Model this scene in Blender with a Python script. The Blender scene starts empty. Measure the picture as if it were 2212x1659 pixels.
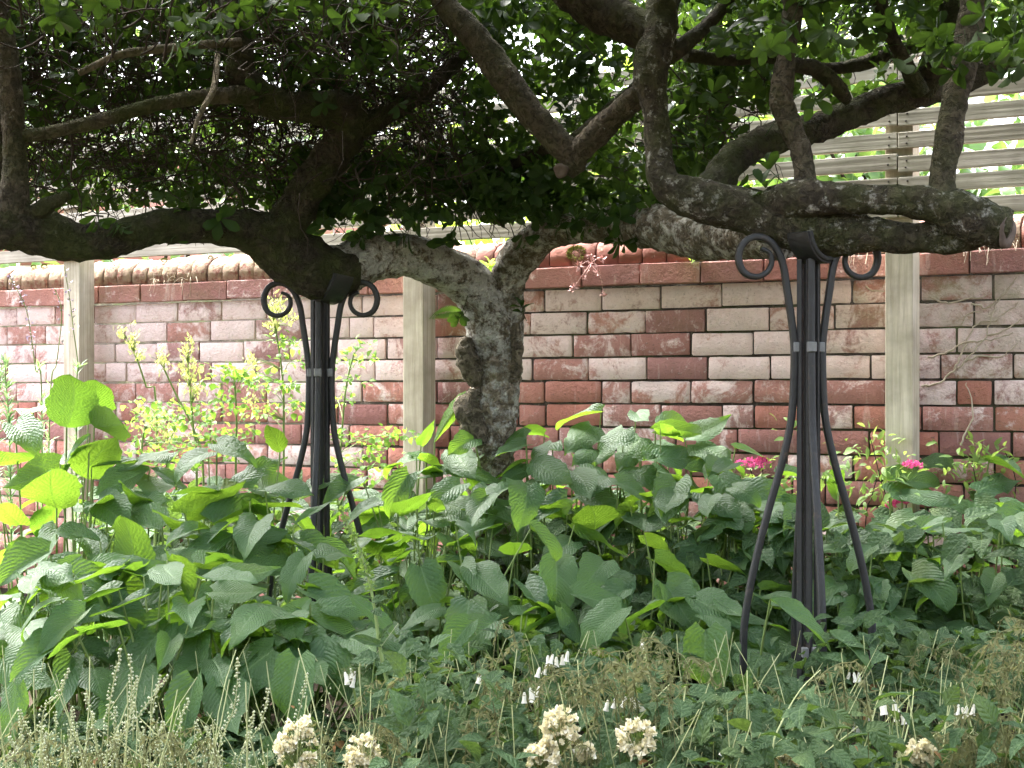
import bpy, bmesh, math, random
import numpy as np
from mathutils import Vector, Matrix, noise

random.seed(7)
rng = np.random.default_rng(11)
scene = bpy.context.scene
col = scene.collection
R = math.radians

# ------------------------------------------------------------------ camera
# The photograph is read on a 2212 x 1659 grid; F is its focal length on that grid (a 2x phone lens).
F = 3320.0
CZ = 0.90
cam = bpy.data.cameras.new('camera')
cam.sensor_width = 36.0
cam.lens = 36.0 * F / 2212.0
cam.shift_y = 17.5 / 2212.0
cam.clip_start = 0.05
cam.clip_end = 400
cam_o = bpy.data.objects.new('camera', cam)
cam_o.location = (0, 0, CZ)
cam_o.rotation_euler = (R(90), 0, 0)
col.objects.link(cam_o)
scene.camera = cam_o

# ------------------------------------------------------------------ sky, sun, exposure
SUN_EL, SUN_AZ = 57.0, 44.0          # azimuth measured from +Y (behind the wall) towards -X
world = bpy.data.worlds.new('World')
scene.world = world
world.use_nodes = True
wn = world.node_tree.nodes
wl = world.node_tree.links
for n in list(wn):
    wn.remove(n)
wo = wn.new('ShaderNodeOutputWorld')
wb = wn.new('ShaderNodeBackground')
wb.inputs['Strength'].default_value = 0.13
sky = wn.new('ShaderNodeTexSky')
sky.sky_type = 'NISHITA'
sky.sun_disc = False
sky.sun_elevation = R(SUN_EL)
sky.sun_rotation = R(-SUN_AZ)
sky.air_density = 1.0
sky.dust_density = 6.0
sky.ozone_density = 1.0
hs = wn.new('ShaderNodeHueSaturation')     # a thin even cloud cover: paler than a clear sky
hs.inputs['Saturation'].default_value = 0.52
hs.inputs['Value'].default_value = 1.0
wl.new(sky.outputs[0], hs.inputs['Color'])
wl.new(hs.outputs[0], wb.inputs['Color'])
wl.new(wb.outputs[0], wo.inputs['Surface'])

sun = bpy.data.lights.new('sun', 'SUN')
sun.energy = 3.4
sun.angle = R(46)
sun.color = (1.0, 0.985, 0.955)
sun_o = bpy.data.objects.new('sun', sun)
to_sun = Vector((-math.sin(R(SUN_AZ)) * math.cos(R(SUN_EL)), math.cos(R(SUN_AZ)) * math.cos(R(SUN_EL)), math.sin(R(SUN_EL))))
sun_o.rotation_euler = to_sun.to_track_quat('Z', 'Y').to_euler()
sun_o.location = to_sun * 30
col.objects.link(sun_o)

scene.view_settings.view_transform = 'Standard'
scene.view_settings.look = 'None'
scene.view_settings.exposure = 3.6
scene.view_settings.gamma = 1.0
scene.view_settings.use_curve_mapping = False
scene.cycles.use_denoising = True
scene.cycles.max_bounces = 5
scene.cycles.diffuse_bounces = 3
scene.cycles.glossy_bounces = 2
scene.cycles.transmission_bounces = 4
scene.cycles.transparent_max_bounces = 4
scene.cycles.sample_clamp_indirect = 6.0
scene.cycles.use_adaptive_sampling = True
scene.cycles.adaptive_threshold = 0.015


def P(x, y, d):
    """a point seen at grid position x, y, standing d metres into the garden"""
    return Vector(((x - 1106.0) / F * d, d, CZ - (y - 847.0) / F * d))


# ------------------------------------------------------------------ materials
class N:
    def __init__(self, name):
        self.m = bpy.data.materials.new(name)
        self.m.use_nodes = True
        self.t = self.m.node_tree
        self.t.nodes.clear()
        self.out = self.t.nodes.new('ShaderNodeOutputMaterial')

    def n(self, typ, **kw):
        nd = self.t.nodes.new('ShaderNode' + typ)
        for k, v in kw.items():
            if k.startswith('i_'):
                nd.inputs[k[2:].replace('_', ' ')].default_value = v
            else:
                setattr(nd, k, v)
        return nd

    def l(self, a, b):
        self.t.links.new(a, b)

    def math(self, op, a, b=None, c=None, clamp=False):
        nd = self.t.nodes.new('ShaderNodeMath')
        nd.operation = op
        nd.use_clamp = clamp
        for i, v in enumerate((a, b, c)):
            if v is None:
                continue
            if isinstance(v, (int, float)):
                nd.inputs[i].default_value = v
            else:
                self.l(v, nd.inputs[i])
        return nd.outputs[0]

    def mix(self, f, a, b, typ='MIX'):
        nd = self.t.nodes.new('ShaderNodeMix')
        nd.data_type = 'RGBA'
        nd.blend_type = typ
        nd.clamp_factor = True
        for s, v in ((0, f), (6, a), (7, b)):
            if isinstance(v, (int, float)):
                nd.inputs[s].default_value = v
            elif isinstance(v, tuple):
                nd.inputs[s].default_value = (*v, 1) if len(v) == 3 else v
            else:
                self.l(v, nd.inputs[s])
        return nd.outputs[2]

    def ramp(self, f, stops):
        nd = self.t.nodes.new('ShaderNodeValToRGB')
        el = nd.color_ramp.elements
        while len(el) < len(stops):
            el.new(0.5)
        for e, (p, c) in zip(el, stops):
            e.position = p
            e.color = (*c, 1) if isinstance(c, tuple) else (c, c, c, 1)
        self.l(f, nd.inputs[0])
        return nd.outputs[0]

    def noise(self, vec, scale, detail=4, rough=0.55, dist=0.0):
        nd = self.n('TexNoise', i_Scale=scale, i_Detail=detail, i_Roughness=rough, i_Distortion=dist)
        if vec is not None:
            self.l(vec, nd.inputs['Vector'])
        return nd.outputs['Fac']

    def bump(self, h, strength, dist=0.01, prev=None):
        nd = self.n('Bump', i_Strength=strength, i_Distance=dist)
        self.l(h, nd.inputs['Height'])
        if prev is not None:
            self.l(prev, nd.inputs['Normal'])
        return nd.outputs[0]

    def principled(self, color, rough=0.7, normal=None, spec=0.3, metal=0.0):
        b = self.n('BsdfPrincipled')
        for k, v in (('Base Color', color), ('Roughness', rough), ('Specular IOR Level', spec), ('Metallic', metal)):
            if isinstance(v, (int, float)):
                b.inputs[k].default_value = v
            elif isinstance(v, tuple):
                b.inputs[k].default_value = (*v, 1)
            else:
                self.l(v, b.inputs[k])
        if normal is not None:
            self.l(normal, b.inputs['Normal'])
        return b.outputs[0]

    def done(self, sh):
        self.l(sh, self.out.inputs['Surface'])
        return self.m

    def obj_vec(self, rand=True):
        """object coordinates, moved by the object's own random number so that copies differ"""
        tc = self.n('TexCoord')
        if not rand:
            return tc.outputs['Object']
        oi = self.n('ObjectInfo')
        mp = self.n('VectorMath', operation='ADD')
        mul = self.math('MULTIPLY', oi.outputs['Random'], 37.0)
        cx = self.n('CombineXYZ')
        self.l(mul, cx.inputs[0]); self.l(mul, cx.inputs[1]); self.l(mul, cx.inputs[2])
        self.l(tc.outputs['Object'], mp.inputs[0])
        self.l(cx.outputs[0], mp.inputs[1])
        return mp.outputs[0]


def world_pos(m):
    return m.n('NewGeometry').outputs['Position']


def mat_brick():
    # object colour: R = white bloom, G = 0 purple .. 1 orange-red, B = green algae
    m = N('brick')
    v = m.obj_vec()
    oc = m.n('ObjectInfo')
    sep = m.n('SeparateColor')
    m.l(oc.outputs['Color'], sep.inputs[0])
    bloom, hue, alg = sep.outputs[0], sep.outputs[1], sep.outputs[2]
    n1 = m.noise(v, 22, 5, 0.6)
    n2 = m.noise(v, 90, 4, 0.7)
    n3 = m.noise(v, 11, 5, 0.65, 0.9)
    purple = m.mix(n1, (0.15, 0.058, 0.058), (0.33, 0.135, 0.128))
    red = m.mix(n1, (0.34, 0.100, 0.066), (0.52, 0.205, 0.145))
    base = m.mix(hue, purple, red)
    base = m.mix(m.math('MULTIPLY', m.math('GREATER_THAN', n2, 0.62), 0.55), base, (0.06, 0.03, 0.03))
    lw = m.math('ADD', m.math('MULTIPLY_ADD', n3, 2.1, -0.80), m.math('MULTIPLY_ADD', n2, 0.7, -0.10))
    # white bloom covers a share of the face given by bloom, with ragged edges
    edge = m.math('SUBTRACT', lw, m.math('SUBTRACT', 1.0, bloom))
    wfac = m.math('MULTIPLY', m.math('MULTIPLY_ADD', edge, 3.2, 0.15, clamp=True), 0.92)
    white = m.mix(n1, (0.72, 0.52, 0.51), (0.88, 0.80, 0.79))
    c = m.mix(wfac, base, white)
    veil = m.math('MULTIPLY_ADD', bloom, 0.30, 0.05)
    c = m.mix(veil, c, (0.72, 0.52, 0.49))
    wpos = world_pos(m)
    mpw = m.n('Mapping'); mpw.inputs['Scale'].default_value = (34, 34, 5)
    m.l(wpos, mpw.inputs['Vector'])
    drip = m.math('MULTIPLY_ADD', m.noise(mpw.outputs[0], 1.0, 5, 0.65), 4.5, -2.55, clamp=True)
    c = m.mix(m.math('MULTIPLY', drip, 0.45), c, (0.80, 0.70, 0.67))
    dirt = m.math('MULTIPLY_ADD', m.noise(wpos, 5.5, 6, 0.72), 4.0, -2.2, clamp=True)
    c = m.mix(m.math('MULTIPLY', dirt, 0.28), c, m.mix(n2, (0.07, 0.045, 0.04), (0.20, 0.13, 0.11)))
    spk = m.math('MULTIPLY_ADD', m.noise(v, 170, 3, 0.7), 9.0, -5.4, clamp=True)
    c = m.mix(m.math('MULTIPLY', spk, 0.5), c, (0.10, 0.05, 0.045))
    ga = m.math('MULTIPLY', m.math('MULTIPLY', m.math('MULTIPLY_ADD', m.noise(v, 14, 4, 0.6), 2.4, -0.75, clamp=True), alg), 0.75)
    c = m.mix(ga, c, (0.23, 0.25, 0.11))
    h = m.math('ADD', n2, m.math('MULTIPLY', n1, 1.2))
    fine = m.noise(v, 260, 2, 0.6)
    nb = m.bump(h, 0.75, 0.008)
    nb = m.bump(fine, 0.35, 0.002, nb)
    return m.done(m.principled(c, 0.88, nb, 0.2))


def mat_mortar():
    m = N('mortar')
    v = m.obj_vec(False)
    n1 = m.noise(v, 30, 6, 0.7)
    c = m.ramp(n1, [(0.3, (0.02, 0.017, 0.014)), (0.58, (0.07, 0.057, 0.047)), (0.8, (0.24, 0.205, 0.17))])
    g = m.noise(v, 5, 4)
    c = m.mix(m.math('MULTIPLY_ADD', g, 2.5, -1.1, clamp=True), c, (0.07, 0.09, 0.03))
    return m.done(m.principled(c, 0.95, m.bump(n1, 0.9, 0.01), 0.1))


def mat_coping():
    m = N('coping_brick')
    v = m.obj_vec()
    wp = world_pos(m)
    oc = m.n('ObjectInfo')
    sep = m.n('SeparateColor')
    m.l(oc.outputs['Color'], sep.inputs[0])
    n1 = m.noise(v, 30, 5, 0.65)
    n2 = m.noise(wp, 42, 5, 0.7)
    c = m.mix(n1, (0.13, 0.052, 0.042), (0.30, 0.13, 0.10))
    c = m.mix(m.math('MULTIPLY', sep.outputs[0], 0.5), c, (0.11, 0.06, 0.055))
    lich = m.math('MULTIPLY_ADD', m.math('ADD', n2, m.math('MULTIPLY', sep.outputs[1], 0.3)), 7.0, -4.7, clamp=True)
    c = m.mix(m.math('MULTIPLY', lich, 0.85), c, m.mix(n1, (0.17, 0.125, 0.08), (0.36, 0.30, 0.23)))
    nrm = m.n('NewGeometry')
    sx = m.n('SeparateXYZ')
    m.l(nrm.outputs['Normal'], sx.inputs[0])
    moss = m.math('MULTIPLY', m.math('MULTIPLY_ADD', m.noise(wp, 11, 4, 0.6), 6.0, -3.3, clamp=True), m.math('MULTIPLY_ADD', sx.outputs[2], 1.6, -0.3, clamp=True))
    c = m.mix(m.math('MULTIPLY', moss, sep.outputs[1]), c, (0.13, 0.14, 0.035))
    nb = m.bump(m.math('ADD', n1, m.math('MULTIPLY', lich, 0.5)), 0.8, 0.008)
    return m.done(m.principled(c, 0.9, nb, 0.2))


def mat_wood(name, a, b, green=0.0, axis=0, scale=1.0):
    m = N(name)
    v = m.obj_vec()
    mp = m.n('Mapping')
    sc = [60 * scale] * 3
    sc[axis] = 2.2 * scale
    mp.inputs['Scale'].default_value = sc
    m.l(v, mp.inputs['Vector'])
    n1 = m.noise(mp.outputs[0], 1.0, 5, 0.6, 0.4)
    mp2 = m.n('Mapping')
    sc2 = [22 * scale] * 3
    sc2[axis] = 1.1 * scale
    mp2.inputs['Scale'].default_value = sc2
    m.l(v, mp2.inputs['Vector'])
    wv = m.n('TexWave', i_Scale=1.1, i_Distortion=5.0, i_Detail=3.0)
    wv.wave_type = 'RINGS'
    m.l(mp2.outputs[0], wv.inputs['Vector'])
    f = m.math('ADD', m.math('MULTIPLY', n1, 0.88), m.math('MULTIPLY', wv.outputs['Fac'], 0.12))
    f = m.math('MULTIPLY_ADD', f, 2.6, -0.8, clamp=True)
    c = m.mix(f, a, b)
    blotch = m.noise(v, 7, 4, 0.6)
    c = m.mix(m.math('MULTIPLY_ADD', blotch, 2.2, -0.85, clamp=True), c, m.mix(0.5, a, (a[0] * 0.5, a[1] * 0.5, a[2] * 0.5)))
    if green:
        g = m.noise(v, 4.5, 3, 0.5)
        c = m.mix(m.math('MULTIPLY', m.math('MULTIPLY_ADD', g, 3, -1.1, clamp=True), green), c, (0.30, 0.33, 0.14))
    oi = m.n('ObjectInfo')
    c = m.mix(m.math('MULTIPLY', oi.outputs['Random'], 0.28), c, (0.17, 0.13, 0.10))
    return m.done(m.principled(c, 0.82, m.bump(f, 0.4, 0.003), 0.2))


def mat_bark():
    # object colour: R = lichen amount, G = moss amount, B = warmth
    m = N('bark')
    wp = world_pos(m)
    oc = m.n('ObjectInfo')
    sep = m.n('SeparateColor')
    m.l(oc.outputs['Color'], sep.inputs[0])
    n1 = m.noise(wp, 26, 6, 0.68, 0.3)
    n2 = m.noise(wp, 120, 4, 0.7)
    n3 = m.noise(wp, 9, 4, 0.6)
    n4 = m.noise(wp, 48, 5, 0.62, 1.2)
    crack = m.math('MULTIPLY_ADD', n4, 5.0, -1.7, clamp=True)
    dark = m.mix(n1, (0.018, 0.015, 0.011), (0.10, 0.082, 0.058))
    warm = m.mix(n1, (0.12, 0.095, 0.065), (0.42, 0.35, 0.26))
    c = m.mix(sep.outputs[2], dark, warm)
    c = m.mix(m.math('MULTIPLY', m.math('SUBTRACT', 1.0, crack), 0.6), c, (0.014, 0.012, 0.010))
    lf = m.math('ADD', m.math('MULTIPLY', n1, 0.72), m.math('MULTIPLY', n2, 0.28))
    li = m.math('MULTIPLY_ADD', m.math('SUBTRACT', lf, m.math('SUBTRACT', 0.72, m.math('MULTIPLY', sep.outputs[0], 0.30))), 9.0, 0.0, clamp=True)
    c = m.mix(li, c, m.mix(n3, (0.34, 0.33, 0.29), (0.74, 0.72, 0.66)))
    mo = m.math('MULTIPLY', m.math('MULTIPLY_ADD', n3, 5.0, -2.0, clamp=True), sep.outputs[1])
    c = m.mix(mo, c, m.mix(n2, (0.022, 0.035, 0.008), (0.085, 0.095, 0.028)))
    h = m.math('ADD', m.math('ADD', m.math('MULTIPLY', n1, 1.2), m.math('MULTIPLY', n2, 0.5)), m.math('MULTIPLY', crack, 0.7))
    return m.done(m.principled(c, 0.92, m.bump(h, 1.0, 0.018), 0.15))


def mat_iron():
    m = N('black_iron')
    v = m.obj_vec(False)
    n1 = m.noise(v, 45, 5, 0.65)
    c = m.mix(n1, (0.006, 0.006, 0.0065), (0.017, 0.016, 0.016))
    c = m.mix(m.math('MULTIPLY_ADD', m.noise(v, 26, 6, 0.75), 9, -5.2, clamp=True), c, (0.045, 0.028, 0.019))
    r = m.ramp(n1, [(0.3, 0.42), (0.7, 0.62)])
    return m.done(m.principled(c, r, m.bump(m.noise(v, 70, 5, 0.7), 0.6, 0.003), 0.5))


def mat_leaf(name, top_a, top_b, under, trans, tfac=0.4, rough=0.45, spec=0.4, veins=0, vein_k=0.35, vein_str=0.6, island=False, vein_col=None):
    """a leaf: sheen on the upper side, paler below, lets light through; UV v runs base to tip, u across"""
    m = N(name)
    tc = m.n('TexCoord')
    geo = m.n('NewGeometry')
    oi = m.n('ObjectInfo')
    rnd = geo.outputs['Random Per Island'] if island else oi.outputs['Random']
    wp = geo.outputs['Position']
    n1 = m.noise(wp, 34, 3, 0.6)
    f = m.math('ADD', m.math('MULTIPLY', rnd, 0.7), m.math('MULTIPLY', n1, 0.35))
    c = m.mix(f, top_a, top_b)
    c = m.mix(m.math('MULTIPLY', geo.outputs['Backfacing'], 0.75), c, under)
    tcol = m.mix(rnd, trans, (trans[0] * 0.72, trans[1] * 0.82, trans[2] * 0.8))
    nrm = None
    if veins:
        s = m.n('SeparateXYZ')
        m.l(tc.outputs['UV'], s.inputs[0])
        au = m.math('ABSOLUTE', m.math('SUBTRACT', s.outputs[0], 0.5))
        wob = m.math('MULTIPLY', m.math('SUBTRACT', m.noise(wp, 26, 2), 0.5), 0.10)
        ph = m.math('MULTIPLY', m.math('ADD', m.math('SUBTRACT', s.outputs[1], m.math('MULTIPLY', au, vein_k)), wob), m.math('MULTIPLY_ADD', rnd, veins * 0.6, veins * 0.7))
        pp = m.math('PINGPONG', ph, 0.5)
        bulge = m.math('SMOOTH_MIN', m.math('MULTIPLY', pp, 2.2), 0.75, 0.35)
        mid = m.math('MULTIPLY', au, 16.0, clamp=True)
        vo = m.n('TexVoronoi', i_Scale=130.0)
        vo.feature = 'F1'
        m.l(wp, vo.inputs['Vector'])
        cell = m.math('ADD', m.noise(wp, 60, 4, 0.65), m.math('MULTIPLY', vo.outputs['Distance'], -0.7))
        amp = m.math('MULTIPLY_ADD', m.noise(wp, 14, 2), 1.6, -0.3, clamp=True)
        h = m.math('ADD', m.math('MULTIPLY', m.math('MULTIPLY', bulge, mid), amp), m.math('MULTIPLY', cell, 0.9))
        nrm = m.bump(h, vein_str, 0.012)
        line = m.math('SUBTRACT', 1.0, m.math('MULTIPLY', pp, 9.0, clamp=True))
        line = m.math('MULTIPLY', line, 0.30)
        midl = m.math('SUBTRACT', 1.0, m.math('MULTIPLY', au, 34.0, clamp=True))
        vc = vein_col or (top_b[0] * 2.2, top_b[1] * 1.9, top_b[2] * 1.9)
        c = m.mix(m.math('MAXIMUM', line, m.math('MULTIPLY', midl, 0.85)), c, vc)
        tcol = m.mix(m.math('MAXIMUM', m.math('MULTIPLY', line, 1.1), midl), tcol, (trans[0] * 0.5, trans[1] * 0.55, trans[2] * 0.5))
    else:
        nrm = m.bump(n1, 0.25, 0.004)
    if veins:
        sp = m.math('MULTIPLY_ADD', m.noise(wp, 60, 4, 0.7), 9.0, -6.3, clamp=True)
        c = m.mix(m.math('MULTIPLY', sp, 0.7), c, (0.16, 0.10, 0.04))
        yl = m.math('MULTIPLY_ADD', m.noise(wp, 6, 2, 0.5), 4.0, -2.3, clamp=True)
        c = m.mix(m.math('MULTIPLY', yl, 0.35), c, (0.20, 0.24, 0.06))
    rr = m.mix(geo.outputs['Backfacing'], (rough,) * 3, (min(1, rough + 0.3),) * 3)
    ps = m.principled(c, rr, nrm, spec)
    tr = m.n('BsdfTranslucent')
    m.l(tcol, tr.inputs['Color'])
    if nrm is not None:
        m.l(nrm, tr.inputs['Normal'])
    mx = m.n('MixShader')
    mx.inputs[0].default_value = tfac
    m.l(ps, mx.inputs[1]); m.l(tr.outputs[0], mx.inputs[2])
    return m.done(mx.outputs[0])


def mat_plain(name, a, b, rough=0.7, scale=40, spec=0.2, island=False, trans=None, bump=0.3):
    m = N(name)
    geo = m.n('NewGeometry')
    n1 = m.noise(geo.outputs['Position'], scale, 4, 0.6)
    f = n1
    if island:
        f = m.math('ADD', m.math('MULTIPLY', geo.outputs['Random Per Island'], 0.7), m.math('MULTIPLY', n1, 0.4))
    c = m.mix(f, a, b)
    sh = m.principled(c, rough, m.bump(n1, bump, 0.004), spec)
    if trans:
        tr = m.n('BsdfTranslucent')
        tr.inputs['Color'].default_value = (*trans, 1)
        mx = m.n('MixShader')
        mx.inputs[0].default_value = 0.35
        m.l(sh, mx.inputs[1]); m.l(tr.outputs[0], mx.inputs[2])
        sh = mx.outputs[0]
    return m.done(sh)


M = {}
M['brick'] = mat_brick()
M['mortar'] = mat_mortar()
M['coping'] = mat_coping()
M['slat'] = mat_wood('weathered_wood', (0.28, 0.255, 0.21), (0.60, 0.55, 0.48), 0.15, 0)
M['post'] = mat_wood('post_wood', (0.36, 0.31, 0.235), (0.72, 0.65, 0.54), 0.12, 2)
M['bark'] = mat_bark()
M['iron'] = mat_iron()
M['clip'] = mat_plain('clip_metal', (0.07, 0.07, 0.07), (0.22, 0.22, 0.22), 0.4, 60, 0.5)
M['rubber'] = mat_plain('rubber_pad', (0.02, 0.02, 0.022), (0.06, 0.06, 0.06), 0.75, 60)
M['sawn'] = mat_plain('sawn_wood', (0.03, 0.022, 0.018), (0.15, 0.115, 0.095), 0.85, 60)
M['nail'] = mat_plain('nail_head', (0.03, 0.025, 0.02), (0.06, 0.05, 0.04), 0.6, 60)
M['soil'] = mat_plain('soil', (0.018, 0.013, 0.009), (0.07, 0.05, 0.034), 0.95, 30, 0.1, bump=1.0)
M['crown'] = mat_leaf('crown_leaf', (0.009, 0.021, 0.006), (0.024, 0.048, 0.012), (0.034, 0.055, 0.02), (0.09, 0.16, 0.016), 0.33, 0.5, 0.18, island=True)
M['twig'] = mat_plain('twig_bark', (0.012, 0.009, 0.007), (0.065, 0.048, 0.036), 0.9, 60)
M['big'] = mat_leaf('big_leaf', (0.036, 0.082, 0.040), (0.082, 0.148, 0.060), (0.10, 0.17, 0.05), (0.26, 0.45, 0.032), 0.38, 0.48, 0.27, veins=14, vein_str=0.36, vein_k=0.7)
M['stem'] = mat_plain('green_stem', (0.10, 0.16, 0.04), (0.24, 0.30, 0.10), 0.6, 25, 0.3)
M['fine'] = mat_leaf('fine_leaf', (0.07, 0.15, 0.035), (0.15, 0.26, 0.055), (0.15, 0.24, 0.08), (0.32, 0.52, 0.06), 0.42, 0.6, 0.2, island=True)
M['bud'] = mat_plain('yellow_bud', (0.34, 0.37, 0.12), (0.60, 0.62, 0.30), 0.7, 60, 0.2, True, (0.5, 0.55, 0.15))
M['needle'] = mat_leaf('blue_green_leaf', (0.11, 0.19, 0.11), (0.20, 0.30, 0.17), (0.17, 0.26, 0.15), (0.28, 0.42, 0.14), 0.4, 0.6, 0.2, island=True)
M['purple'] = mat_plain('pale_purple_petal', (0.55, 0.42, 0.62), (0.75, 0.65, 0.8), 0.7, 60, 0.2, True)
M['pink'] = mat_plain('pink_petal', (0.55, 0.05, 0.20), (0.78, 0.16, 0.36), 0.7, 60, 0.2, True, (0.7, 0.1, 0.3))
M['cream'] = mat_plain('cream_petal', (0.78, 0.70, 0.48), (0.88, 0.85, 0.72), 0.8, 60, 0.2, True, (0.8, 0.72, 0.4))
M['white'] = mat_plain('white_petal', (0.70, 0.66, 0.52), (0.85, 0.83, 0.76), 0.7, 60, 0.2, True, (0.8, 0.78, 0.65))
M['pod'] = mat_plain('pale_pod', (0.40, 0.44, 0.24), (0.70, 0.70, 0.52), 0.75, 60, 0.2, True, (0.5, 0.55, 0.3))
M['wilt'] = mat_plain('spent_calyx', (0.06, 0.075, 0.032), (0.20, 0.20, 0.10), 0.85, 60, 0.1, True, (0.3, 0.3, 0.12))
M['low'] = mat_leaf('low_leaf', (0.018, 0.042, 0.018), (0.068, 0.118, 0.050), (0.06, 0.09, 0.045), (0.16, 0.26, 0.04), 0.28, 0.62, 0.18, veins=5, vein_str=0.55, vein_k=0.5, island=True)
M['dead'] = mat_plain('dead_leaf', (0.09, 0.05, 0.025), (0.30, 0.17, 0.07), 0.85, 40, 0.1, True)
M['grass'] = mat_plain('grass_stem', (0.22, 0.27, 0.10), (0.50, 0.50, 0.26), 0.65, 20, 0.25)
M['dry'] = mat_plain('dry_root', (0.30, 0.24, 0.17), (0.62, 0.55, 0.44), 0.85, 60, 0.1)
M['sedum'] = mat_plain('pink_sedum', (0.36, 0.18, 0.16), (0.60, 0.40, 0.38), 0.7, 50, 0.2, True)
M['moss'] = mat_plain('moss', (0.06, 0.075, 0.015), (0.19, 0.19, 0.05), 0.95, 80, 0.05, True, bump=1.0)
M['lime'] = mat_leaf('lime_leaf', (0.17, 0.28, 0.05), (0.32, 0.42, 0.08), (0.25, 0.34, 0.1), (0.5, 0.66, 0.08), 0.45, 0.5, 0.3, island=True)
M['hedge'] = mat_leaf('hedge_leaf', (0.05, 0.11, 0.035), (0.12, 0.22, 0.07), (0.13, 0.2, 0.08), (0.3, 0.45, 0.08), 0.38, 0.3, 0.5, island=True)
M['spirea'] = mat_leaf('spirea_leaf', (0.10, 0.19, 0.05), (0.20, 0.30, 0.08), (0.2, 0.28, 0.1), (0.4, 0.55, 0.1), 0.42, 0.5, 0.3, island=True)
M['house'] = mat_plain('house_brick', (0.38, 0.15, 0.11), (0.58, 0.30, 0.24), 0.9, 8, 0.1, True)
M['house_mortar'] = mat_plain('house_mortar', (0.45, 0.42, 0.38), (0.62, 0.58, 0.52), 0.9, 20)
M['rooftile'] = mat_plain('roof_tile', (0.20, 0.10, 0.08), (0.34, 0.18, 0.14), 0.9, 10)


# ------------------------------------------------------------------ mesh helpers
def link(o, parent=None):
    col.objects.link(o)
    if parent is not None:
        o.parent = parent
    return o


def tag(o, label=None, cat=None, group=None, kind=None):
    if label: o['label'] = label
    if cat: o['category'] = cat
    if group: o['group'] = group
    if kind: o['kind'] = kind
    return o


def empty(name, loc, label=None, cat=None, group=None):
    o = bpy.data.objects.new(name, None)
    o.empty_display_size = 0.05
    o.location = loc
    col.objects.link(o)
    return tag(o, label, cat, group)


def mesh_np(name, v, f, mat, uv=None, smooth=True):
    """v (n,3) float array, f (m,k) int array of equal-sized faces, or a list of such arrays"""
    me = bpy.data.meshes.new(name)
    fs = f if isinstance(f, list) else [f]
    v = np.asarray(v, dtype=np.float32)
    me.vertices.add(len(v))
    me.vertices.foreach_set('co', v.ravel())
    nl = sum(a.size for a in fs)
    npoly = sum(len(a) for a in fs)
    me.loops.add(nl)
    me.polygons.add(npoly)
    li = np.concatenate([a.ravel() for a in fs]).astype(np.int32)
    me.loops.foreach_set('vertex_index', li)
    sizes = np.concatenate([np.full(len(a), a.shape[1], dtype=np.int32) for a in fs])
    starts = np.concatenate([[0], np.cumsum(sizes)[:-1]]).astype(np.int32)
    me.polygons.foreach_set('loop_start', starts)
    if smooth:
        me.polygons.foreach_set('use_smooth', np.ones(npoly, dtype=bool))
    me.materials.append(M[mat] if isinstance(mat, str) else mat)
    if uv is not None:
        ul = me.uv_layers.new(name='UVMap')
        ul.data.foreach_set('uv', np.asarray(uv, dtype=np.float32)[li].ravel())
    me.update(calc_edges=True)
    me.validate()
    return me


def obj(name, me, parent=None, world_loc=None):
    o = bpy.data.objects.new(name, me)
    link(o, parent)
    return o


class MB:
    """collects pieces of one mesh"""
    def __init__(self):
        self.v, self.f4, self.f3, self.uv, self.n = [], [], [], [], 0

    def add(self, v, f, uv=None):
        v = np.asarray(v, dtype=np.float64).reshape(-1, 3)
        f = np.asarray(f, dtype=np.int64)
        (self.f4 if f.shape[1] == 4 else self.f3).append(f + self.n)
        self.v.append(v)
        self.uv.append(np.zeros((len(v), 2)) if uv is None else np.asarray(uv))
        self.n += len(v)

    def mesh(self, name, mat, origin=(0, 0, 0), smooth=True):
        v = np.concatenate(self.v) - np.asarray(origin)
        fs = []
        if self.f4: fs.append(np.concatenate(self.f4))
        if self.f3: fs.append(np.concatenate(self.f3))
        return mesh_np(name, v, fs, mat, np.concatenate(self.uv), smooth)


def catmull(pts, step):
    """pts rows of any width; first three columns are the position"""
    p = np.asarray(pts, dtype=float)
    p = np.vstack([2 * p[0] - p[1], p, 2 * p[-1] - p[-2]])
    out = []
    for i in range(1, len(p) - 2):
        L = np.linalg.norm(p[i + 1, :3] - p[i, :3])
        k = max(2, int(math.ceil(L / step)))
        for j in range(k):
            t = j / k
            out.append(0.5 * (2 * p[i] + (p[i + 1] - p[i - 1]) * t + (2 * p[i - 1] - 5 * p[i] + 4 * p[i + 1] - p[i + 2]) * t * t
                              + (3 * p[i] - p[i - 1] - 3 * p[i + 1] + p[i + 2]) * t ** 3))
    out.append(p[-2])
    return np.array(out)


def frames(pts):
    """parallel-transport frames along one path"""
    t = np.gradient(pts, axis=0)
    t /= np.linalg.norm(t, axis=1)[:, None] + 1e-12
    up = np.array([0, 0, 1.0]) if abs(t[0, 2]) < 0.9 else np.array([1.0, 0, 0])
    a = np.cross(t[0], up); a /= np.linalg.norm(a)
    A = [a]
    for i in range(1, len(pts)):
        a = A[-1] - t[i] * np.dot(A[-1], t[i])
        a /= np.linalg.norm(a) + 1e-12
        A.append(a)
    A = np.array(A)
    return t, A, np.cross(t, A)


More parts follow.
